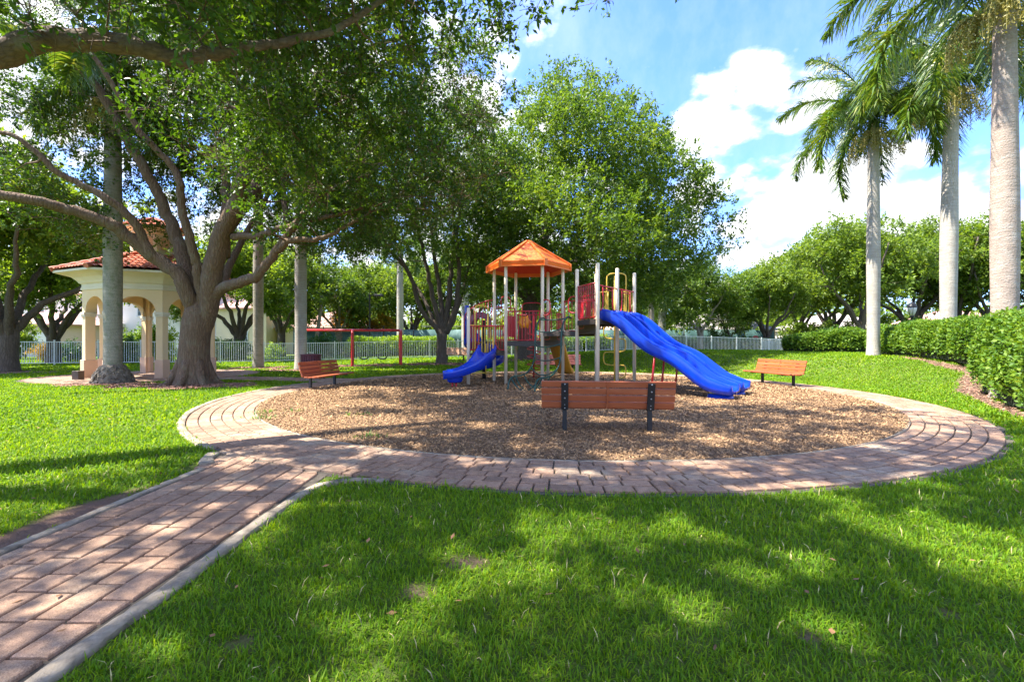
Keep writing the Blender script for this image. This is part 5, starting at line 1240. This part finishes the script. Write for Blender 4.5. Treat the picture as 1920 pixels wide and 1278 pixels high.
# double wave slide
zsl = [(0, 2.2), (.25, 2.17), (.6, 1.98), (1.1, 1.52), (1.45, 1.25), (1.8, 1.1), (2.15, .95), (2.6, .6), (2.9, .37), (3.15, .27), (3.6, .24)]
s = np.linspace(0, 3.6, 60); zc_ = np.interp(s, *zip(*zsl)); ker = np.hanning(11); ker /= ker.sum(); zc_ = np.convolve(np.r_[[zc_[0]]*5, zc_, [zc_[-1]]*5], ker, 'valid')
for k, mid in enumerate(((Q2+Q3)/2, (Q3+Q4)/2)):
    mid = mid+U*(.03 if k == 0 else -.03)
    P = np.stack([mid[0]+NN[0]*(s-.06), mid[1]+NN[1]*(s-.06), zc_], 1); T = unit(np.gradient(P, axis=0)); sdv = np.repeat([[U[0], U[1], 0]], 60, 0); upv = np.cross(sdv, T); upv = np.where(upv[:,2:3] < 0, -upv, upv)
    W = .82; w = W/2; h = .2; rl = .055; an = np.linspace(pi, 0, 9)
    lipL = [(-w+rl-.03+rl*cos(a), h+rl*sin(a)) for a in an]; lipR = [(w-rl+.03+rl*cos(a), h+rl*sin(a)) for a in an]
    pr = [(-w-.01, -.08), (-w-.03, .05)]+lipL+[(-w+.1, .1), (-w+.15, .035), (-w+.24, .0), (-.1, -.012), (.1, -.012), (w-.24, .0), (w-.15, .035), (w-.1, .1)]+lipR+[(w+.03, .05), (w+.01, -.08)]
    fl = np.array([np.array(pr)*[1, 1] for _ in s]); e_ = np.clip((s-3.15)/.45, 0, 1); fl[:,:,1] = np.where(fl[:,:,1] > .03, fl[:,:,1]*(1-.4*e_[:,None]), fl[:,:,1])
    q = MB(); q.sweep(P, sdv, upv, fl); sl = q.build('wave_slide', M['blue'], root)
    q = MB(); e = P[-7]; q.tube([D3(e[:2], -.05), D3(e[:2], .05), D3(e[:2], .14)], [.34, .33, .3], 18); q.build('slide_foot', M['blue'], sl)
    q = MB(); i_ = 27
    for lat in ((-.36, .36) if k == 0 else (.3,)):
        b = P[i_]; q.tube([D3(b[:2]+U*lat-NN*.12, -.1), D3(b[:2]+U*lat, b[2]-.02)], .03, 8)
    q.build('support', M['red'], sl)

# ------------------------------------------------------------------ white picket fence
def fence(pts, h, label, pane=2.4, bars=14):
    pts = np.array(pts, float); r0 = pts[0]
    root = empty('picket_fence', (r0[0], r0[1], float(gz(*r0))), label, 'fence', 'white metal fences round the park')
    for a, b in zip(pts[:-1], pts[1:]):
        n = max(1, round(np.linalg.norm(b-a)/pane))
        for k in range(n+1):
            p = a+(b-a)*k/n; z = float(gz(*p))
            if k < n or b is pts[-1]:
                q = MB(); q.box((p[0], p[1], z+h/2), (.065, .065, h+.1), atan2(b[1]-a[1], b[0]-a[0])); q.build('fence_post', M['white'], root, smoothed=False)
            if k < n:
                p2 = a+(b-a)*(k+1)/n; z2 = float(gz(*p2)); q = MB()
                for f in (.1, .95): q.beam((p[0], p[1], z+h*f), (p2[0], p2[1], z2+h*f), .032, .04)
                nb = max(4, int(np.linalg.norm(p2-p)/.125))
                for i in range(1, nb):
                    c = p+(p2-p)*i/nb; zc = z+(z2-z)*i/nb; q.box((c[0], c[1], zc+h*.53), (.022, .022, h*.88))
                q.build('picket_panel', M['white'], root, smoothed=False)
fence([(-58, 23), (-36, 26.6), (-30.5, 27.6), (-21.5, 29.6), (-17.2, 30.8)], 1.52, 'white picket fence section left of the fence corner, behind the gazebo')
fence([(-17.0, 31.2), (-8.2, 33.5), (0, 36), (6, 38)], 1.38, 'white picket fence section behind the swings and play structure')
fence([(6.2, 38.05), (15, 39.2), (24.2, 40.2), (24.4, 46), (24.4, 54)], 1.3, 'white picket fence section right of the slide ending in a thick post')
q = MB(); q.box((24.4, 39.9, .3+.75), (.42, .42, 1.6)); o = q.build('gate_pillar', M['white'], None, smoothed=False, origin=(24.4, 39.9, .3), bevel=.02); tag(o, 'thick white square pillar ending the fence beside the corner hedge', 'pillar')

# ------------------------------------------------------------------ tennis court screen fence, lights
root = empty('court_fence', (-24, 50, 0), 'tall black court fence hung with green windscreen cloth', 'fence')
for k in range(17):
    x = -24+k*3.3; q = MB(); q.tube([(x, 50, -.1), (x, 50, 3.15)], .05, 8); q.build('fence_post', M['black'], root)
    if k < 16:
        q = MB(); nn = 14; xs = np.linspace(x+.05, x+3.25, nn); yb = 50-.06+.05*np.sin(np.arange(nn)*1.7+k)
        q.add(np.vstack([np.stack([xs, 0*xs+50-.06, 0*xs+2.72+.03*np.sin(xs*2)], 1), np.stack([xs, yb, 0*xs+1.6], 1), np.stack([xs, yb+.02, 0*xs+.35], 1)]), np.vstack([np.stack([np.arange(nn-1)+r*nn, np.arange(nn-1)+1+r*nn, np.arange(nn-1)+1+nn+r*nn, np.arange(nn-1)+nn+r*nn], 1) for r in (0, 1)]))
        o = q.build('windscreen', M['screen'], root)
        so = o.modifiers.new('thick', 'SOLIDIFY'); so.thickness = .02
q = MB(); q.tube([(-24, 50, 3.1), (28.8, 50, 3.1)], .03, 6); q.build('top_rail', M['black'], root)
for u, Yd, label in ((693, 46.5, 'black court light pole standing behind the lime hedge above the swings'), (868, 46.5, 'black court light pole just left of the spiral slide')):
    x = (u-960)/F*Yd; root = empty('light_pole', (x, Yd, 0), label, 'light pole', 'court light poles')
    q = MB(); q.box((x, Yd, 3.1), (.14, .14, 6.4)); q.build('pole', M['black'], root, smoothed=False, bevel=.02)
    q = MB(); q.box((x+.35, Yd, 6.22), (.5, .07, .07)); q.build('arm', M['black'], root, smoothed=False)
    q = MB(); q.box((x+.95, Yd, 6.14), (.85, .5, .24)); q.build('lamp_head', M['black'], root, smoothed=False, bevel=.05)
# lantern post
x, Yd = 21.1, 24; z = float(gz(x, Yd)); root = empty('street_lamp', (x, Yd, z), 'black lantern street lamp rising above the long hedge', 'street lamp')
q = MB(); q.rev([(.001, -.1), (.16, -.1), (.16, .3), (.1, .4), (.06, .5), (.05, 1.9), (.09, 1.95), (.09, 2.0), (.05, 2.05), (.001, 2.05)], (x, Yd, z), 14); q.build('pole', M['black'], root)
q = MB(); q.rev([(.001, 2.02), (.1, 2.03), (.2, 2.3), (.205, 2.42), (.19, 2.45)], (x, Yd, z), 16); q.build('lamp_shade', M['lamp_glass'], root)
q = MB(); q.rev([(.215, 2.43), (.22, 2.47), (.19, 2.52), (.16, 2.62), (.08, 2.7), (.03, 2.73), (.025, 2.8), (.001, 2.82)], (x, Yd, z), 16)
for k in range(6):
    a = k*pi/3; d = np.array([cos(a), sin(a), 0]); q.tube([np.array([x, Yd, z+2.03])+d*.11, np.array([x, Yd, z+2.3])+d*.205, np.array([x, Yd, z+2.45])+d*.21], .01, 4)
q.build('lamp_cap', M['black'], root)
# stop sign
x, Yd = 24.2, 45.2; root = empty('stop_sign', (x, Yd, 0), 'red octagonal STOP sign on a post beyond the fence', 'sign')
q = MB(); q.tube([(x, Yd+.03, 0), (x, Yd+.03, 1.95)], .03, 8); q.build('pole', M['chain'], root)
q = MB(); a = np.arange(8)*pi/4+pi/8; zc = 1.66; rr = .4
v = [[x+rr*cos(k), Yd, zc+rr*sin(k)] for k in a]+[[x+rr*cos(k), Yd+.02, zc+rr*sin(k)] for k in a]; j = np.arange(8)
q.add(v, [list(range(8))], [list(range(8, 16))[::-1]], np.stack([j, (j+1) % 8, 8+(j+1) % 8, 8+j], 1)); q.build('sign_plate', M['sign_red'], root, smoothed=False)
cu = bpy.data.curves.new('lettering', 'FONT'); cu.body = 'STOP'; cu.size = .27; cu.align_x = 'CENTER'; cu.align_y = 'CENTER'; cu.extrude = .002; cu.materials.append(M['white'])
tmp = bpy.data.objects.new('text', cu); C.objects.link(tmp); bpy.context.view_layer.update()
lm_ = bpy.data.meshes.new_from_object(tmp.evaluated_get(bpy.context.evaluated_depsgraph_get())); bpy.data.objects.remove(tmp)
o = bpy.data.objects.new('lettering', lm_); C.objects.link(o); o.parent = root; o.location = (0, -.006, zc); o.rotation_euler = (R(90), 0, 0)

# ------------------------------------------------------------------ houses
def house(x0, x1, y, dep, wh, rh, wall, roof, label, wins=(), garage=None, over=.5, balcony=None, gut=True):
    root = empty('house', ((x0+x1)/2, y, 0), label, 'house', 'houses beyond the park')
    q = MB(); q.box(((x0+x1)/2, y+dep/2, wh/2), (x1-x0, dep, wh)); w = q.build('wall', M[wall], root, smoothed=False)
    q = MB(); a = over; X0, X1, Y0, Y1 = x0-a, x1+a, y-a, y+dep+a; ins = min((X1-X0), (Y1-Y0))/2*.98
    rx0, rx1 = (X0+ins, X1-ins); ry0, ry1 = (Y0+ins, Y1-ins)
    v = [[X0,Y0,wh],[X1,Y0,wh],[X1,Y1,wh],[X0,Y1,wh],[X0,Y0,wh+.14],[X1,Y0,wh+.14],[X1,Y1,wh+.14],[X0,Y1,wh+.14],[rx0,ry0,wh+rh],[rx1,ry0,wh+rh],[rx1,ry1,wh+rh],[rx0,ry1,wh+rh]]
    q.add(v, [[3,2,1,0],[0,1,5,4],[1,2,6,5],[2,3,7,6],[3,0,4,7],[4,5,9,8],[5,6,10,9],[6,7,11,10],[7,4,8,11],[8,9,10,11]]); q.build('roof', M[roof], root, smoothed=False)
    for (cx, cz, ww, hh) in wins:
        q = MB(); 
        for dx in (-ww/2, ww/2): q.box((cx+dx, y-.03, cz), (.1, .1, hh+.1))
        for dz in (-hh/2, hh/2): q.box((cx, y-.04, cz+dz), (ww+.3, .13, .1))
        for f in (-.17, .17): q.box((cx+ww*f, y-.02, cz), (.04, .05, hh))
        for f in (-.17, .17): q.box((cx, y-.022, cz+hh*f), (ww, .05, .04))
        f = q.build('window', M['white'], root, smoothed=False)
        q = MB(); q.box((cx, y-.01, cz), (ww-.05, .03, hh-.05)); q.build('pane', M['glass'], f, smoothed=False)
    if garage:
        cx, ww, hh = garage; q = MB(); q.box((cx, y-.02, hh/2), (ww, .08, hh))
        for k in range(4): q.box((cx, y-.07, hh*(k+.5)/4), (ww-.15, .04, hh/4-.09))
        q.build('garage_door', M['house_white'], root, smoothed=False, bevel=.01)
    if balcony:
        bx0, bx1, bz = balcony; q = MB(); q.box(((bx0+bx1)/2, y-.75, bz), (bx1-bx0, 1.5, .35)); b = q.build('balcony', M['house_white'], root, smoothed=False)
        q = MB(); q.beam((bx0, y-1.42, bz+1.1), (bx1, y-1.42, bz+1.1), .08, .08); q.beam((bx0, y-1.42, bz+.28), (bx1, y-1.42, bz+.28), .06, .06)
        for xx in np.arange(bx0, bx1+.01, .16): q.box((xx, y-1.42, bz+.68), (.05, .05, .85))
        q.build('railing', M['white'], b, smoothed=False)
        for xx in (bx0+.2, (bx0+bx1)/2, bx1-.2):
            q = MB(); q.box((xx, y-1.3, bz/2), (.35, .35, bz)); q.build('pillar', M['house_pink'], root, smoothed=False)
        q = MB(); q.box(((bx0+bx1)/2-.2, y-.02, bz+1.3), (1.6, .06, 2.2)); q.build('balcony_door', M['glass'], root, smoothed=False)
house(-58, -36.5, 50, 12, 6.6, 2.4, 'house_white', 'roof_pink', 'two storey white house with balcony at far left beyond the fence', [(-52, 5, 1.4, 1.5), (-40.5, 5, 1.2, 1.5), (-38, 1.7, 1.2, 1.5)], None, balcony=(-50, -42.5, 3.2))
house(-51, -43.2, 43.5, 5.5, 3.0, 1.4, 'house_pink', 'roof_pink', 'low pink garage wing in front of the balcony house', [], (-46.2, 4.4, 2.3))
house(-42, -33.5, 52, 9, 6.8, 2.2, 'house_white', 'roof_pink', 'white two storey house seen through the gazebo arches', [(-38, 1.9, 1.1, 1.7), (-38, 5.0, 1.1, 1.7), (-35.3, 5.0, 1.0, 1.7)])
house(-32.5, -27, 50, 8, 5.0, 1.8, 'house_cream', 'roof_pink', 'cream house seen just left of the oak trunk', [(-29.6, 1.8, 1.2, 1.5)])
house(-26.5, -17.5, 52, 9, 2.9, 2.3, 'house_cream', 'roof_pink', 'single storey garage house with pink hip roof between the back palms', [(-18.8, 1.7, 1.1, 1.3)], (-22.6, 4.6, 2.3))
house(10, 22, 68, 10, 3.0, 2.6, 'house_pink', 'roof_pink', 'low pink house behind trees right of the slide', [(14, 1.6, 1.6, 1.3), (19, 1.6, 1.3, 1.3)])
house(24.5, 37, 64, 10, 3.0, 2.8, 'house_cream', 'roof_grey', 'low house with grey hip roof behind the stop sign', [(28, 1.6, 1.5, 1.3), (34.5, 1.6, 1.2, 1.3)], (31.4, 4.2, 2.3))
house(41, 53, 62, 10, 3.0, 2.6, 'house_white', 'roof_grey', 'low white house hidden behind the first royal palm', [(44, 1.6, 1.5, 1.3)])
house(56, 70, 60, 10, 3.2, 2.6, 'house_pink', 'roof_pink', 'low pink house behind the lantern and the middle palm', [(59, 1.6, 1.5, 1.3), (66, 1.6, 1.5, 1.3)])
# road beyond the fence
q = MB(); q.add([[-6, 53, .5], [-6, 53, .5], [-6, 53, .5]], [[0,1,2]]) if False else None
xs = np.arange(8, 80, 2.0); V = []
for x in xs: V += [[x, 47+.06*x, float(gz(x, 47+.06*x))+.03], [x, 53+.06*x, float(gz(x, 53+.06*x))+.03]]
j = np.arange(len(xs)-1)[:,None]*2; q = MB(); q.add(V, np.hstack([j, j+2, j+3, j+1])); tag(q.build('road', M['asphalt']), kind='structure')

# ------------------------------------------------------------------ light, sky, camera
sd = np.array([cos(EL)*cos(AZ), cos(EL)*sin(AZ), sin(EL)])
l = bpy.data.lights.new('sun', 'SUN'); l.energy = 3.1; l.angle = R(.55); l.color = (1, .94, .84)
o = bpy.data.objects.new('sun', l); C.objects.link(o)
from mathutils import Vector
o.rotation_euler = Vector(sd).to_track_quat('Z', 'Y').to_euler()
w = bpy.data.worlds.new('World'); SC.world = w; w.use_nodes = True; w.cycles.sampling_method = 'MANUAL'; w.cycles.sample_map_resolution = 512; N = w.node_tree.nodes; L = w.node_tree.links
bg = N['Background']; sky = N.new('ShaderNodeTexSky'); sky.sky_type = 'NISHITA'; sky.sun_disc = False
sky.sun_elevation = EL; sky.sun_rotation = pi/2-AZ; sky.air_density = 1.0; sky.dust_density = .6; sky.ozone_density = 1.2
tc = N.new('ShaderNodeTexCoord'); dirv = tc.outputs['Generated']
def vdir(u, v): d = np.array([(u-960)/F, 1, -(v-639)/F]); return d/np.linalg.norm(d)
mp = N.new('ShaderNodeMapping'); mp.inputs['Scale'].default_value = (1, 1, 1.8); L.new(dirv, mp.inputs['Vector'])
nz = noise(N, L, mp.outputs[0], 6.5, 10, .6)
tot = None
fl = N.new('ShaderNodeVectorMath'); fl.operation = 'MULTIPLY'; L.new(dirv, fl.inputs[0]); fl.inputs[1].default_value = (1, 1, 1.5)
BL = [(vdir(u, v), rad, amp) for (u, v, rad, amp) in ((1410, 190, .115, 1.0), (1335, 212, .08, .85), (1480, 205, .08, .9), (1345, 345, .085, 1.0), (1430, 345, .1, 1.0), (1530, 375, .1, 1.0), (1385, 372, .15, 1.0), (1330, 410, .09, 1.0), (1480, 395, .14, 1.0), (1400, 440, .16, 1.0), (1600, 415, .19, 1.0), (1740, 395, .16, 1.0), (1850, 390, .11, 1.0), (1420, 490, .2, .9), (1278, 262, .045, .8), (1290, 300, .05, .8), (1000, 330, .22, .8), (700, 330, .5, .9), (200, 300, .5, .9), (1050, 540, .3, .7), (-300, 300, .6, .8), (2300, 420, .3, .7))]
BL += [(np.array(d)/np.linalg.norm(d), rad, amp) for d, rad, amp in (((0,-1,.5), .8, .85), ((-.9,-.4,.7), .6, .8), ((.9,-.5,.6), .7, .85), ((.2,-.5,1), .6, .8), ((-.9,.1,.4), .6, .8), ((1,.1,.25), .5, .8))]  # clouds outside the view, added to raise and neutralise the fill light
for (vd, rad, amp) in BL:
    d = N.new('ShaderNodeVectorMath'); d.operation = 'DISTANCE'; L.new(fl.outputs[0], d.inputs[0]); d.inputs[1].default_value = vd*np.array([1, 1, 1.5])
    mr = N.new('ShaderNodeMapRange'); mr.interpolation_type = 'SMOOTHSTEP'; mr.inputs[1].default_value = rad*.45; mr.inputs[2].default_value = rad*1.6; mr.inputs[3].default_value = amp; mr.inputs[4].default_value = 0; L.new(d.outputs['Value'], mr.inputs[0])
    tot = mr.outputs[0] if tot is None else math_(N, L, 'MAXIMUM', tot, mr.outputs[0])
vo = N.new('ShaderNodeTexVoronoi'); vo.feature = 'F1'; vo.inputs['Scale'].default_value = 13; vo.inputs['Detail'].default_value = 2; L.new(fl.outputs[0], vo.inputs['Vector'])
puff = math_(N, L, 'MULTIPLY', math_(N, L, 'SUBTRACT', .45, vo.outputs['Distance']), .55)
tot = math_(N, L, 'ADD', tot, math_(N, L, 'MULTIPLY', puff, math_(N, L, 'MULTIPLY', tot, 1.6, True)))
dens = math_(N, L, 'ADD', math_(N, L, 'MULTIPLY', tot, .8), math_(N, L, 'MULTIPLY', math_(N, L, 'SUBTRACT', nz.outputs['Fac'], .55), 1.5))
cr = ramp(N, [(.24, (0,0,0)), (.33, (.25,.25,.25)), (.46, (1,1,1))]); L.new(dens, cr.inputs[0])
mp2 = N.new('ShaderNodeMapping'); mp2.inputs['Scale'].default_value = (2.2, 2.2, .9); mp2.inputs['Rotation'].default_value = (0, .5, .4); L.new(dirv, mp2.inputs['Vector'])
wi = noise(N, L, mp2.outputs[0], 2.2, 7, .62); wr = ramp(N, [(.42, (0,0,0)), (.8, (.55,.55,.55))]); L.new(wi.outputs['Fac'], wr.inputs[0])
shade = noise(N, L, dirv, 7, 6); sf = math_(N, L, 'ADD', math_(N, L, 'MULTIPLY', shade.outputs['Fac'], .8), math_(N, L, 'MULTIPLY', puff, 1.2), True); cc = mixc(N, L, sf, (1.6, 1.68, 1.8), (2.6, 2.5, 2.38))
c1 = mixc(N, L, wr.outputs[0], mixc(N, L, 1.0, sky.outputs[0], (.31, .42, .72), 'MULTIPLY'), (1.25, 1.45, 1.8))
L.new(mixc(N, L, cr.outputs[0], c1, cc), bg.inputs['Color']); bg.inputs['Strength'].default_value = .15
cam = bpy.data.cameras.new('camera'); cam.lens = 16; cam.sensor_width = 36; cam.clip_end = 2000; cam.clip_start = .05
co = bpy.data.objects.new('camera', cam); C.objects.link(co); co.location = (0, 0, EYE); co.rotation_euler = (R(90), 0, 0); SC.camera = co
v = SC.view_settings; v.view_transform = 'Standard'; v.look = 'None'; v.gamma = 1; v.exposure = 2.58; v.use_curve_mapping = False
cy = SC.cycles; cy.max_bounces = 6; cy.diffuse_bounces = 3; cy.glossy_bounces = 2; cy.transmission_bounces = 4; cy.transparent_max_bounces = 6; cy.sample_clamp_indirect = 6
cy.use_denoising = True
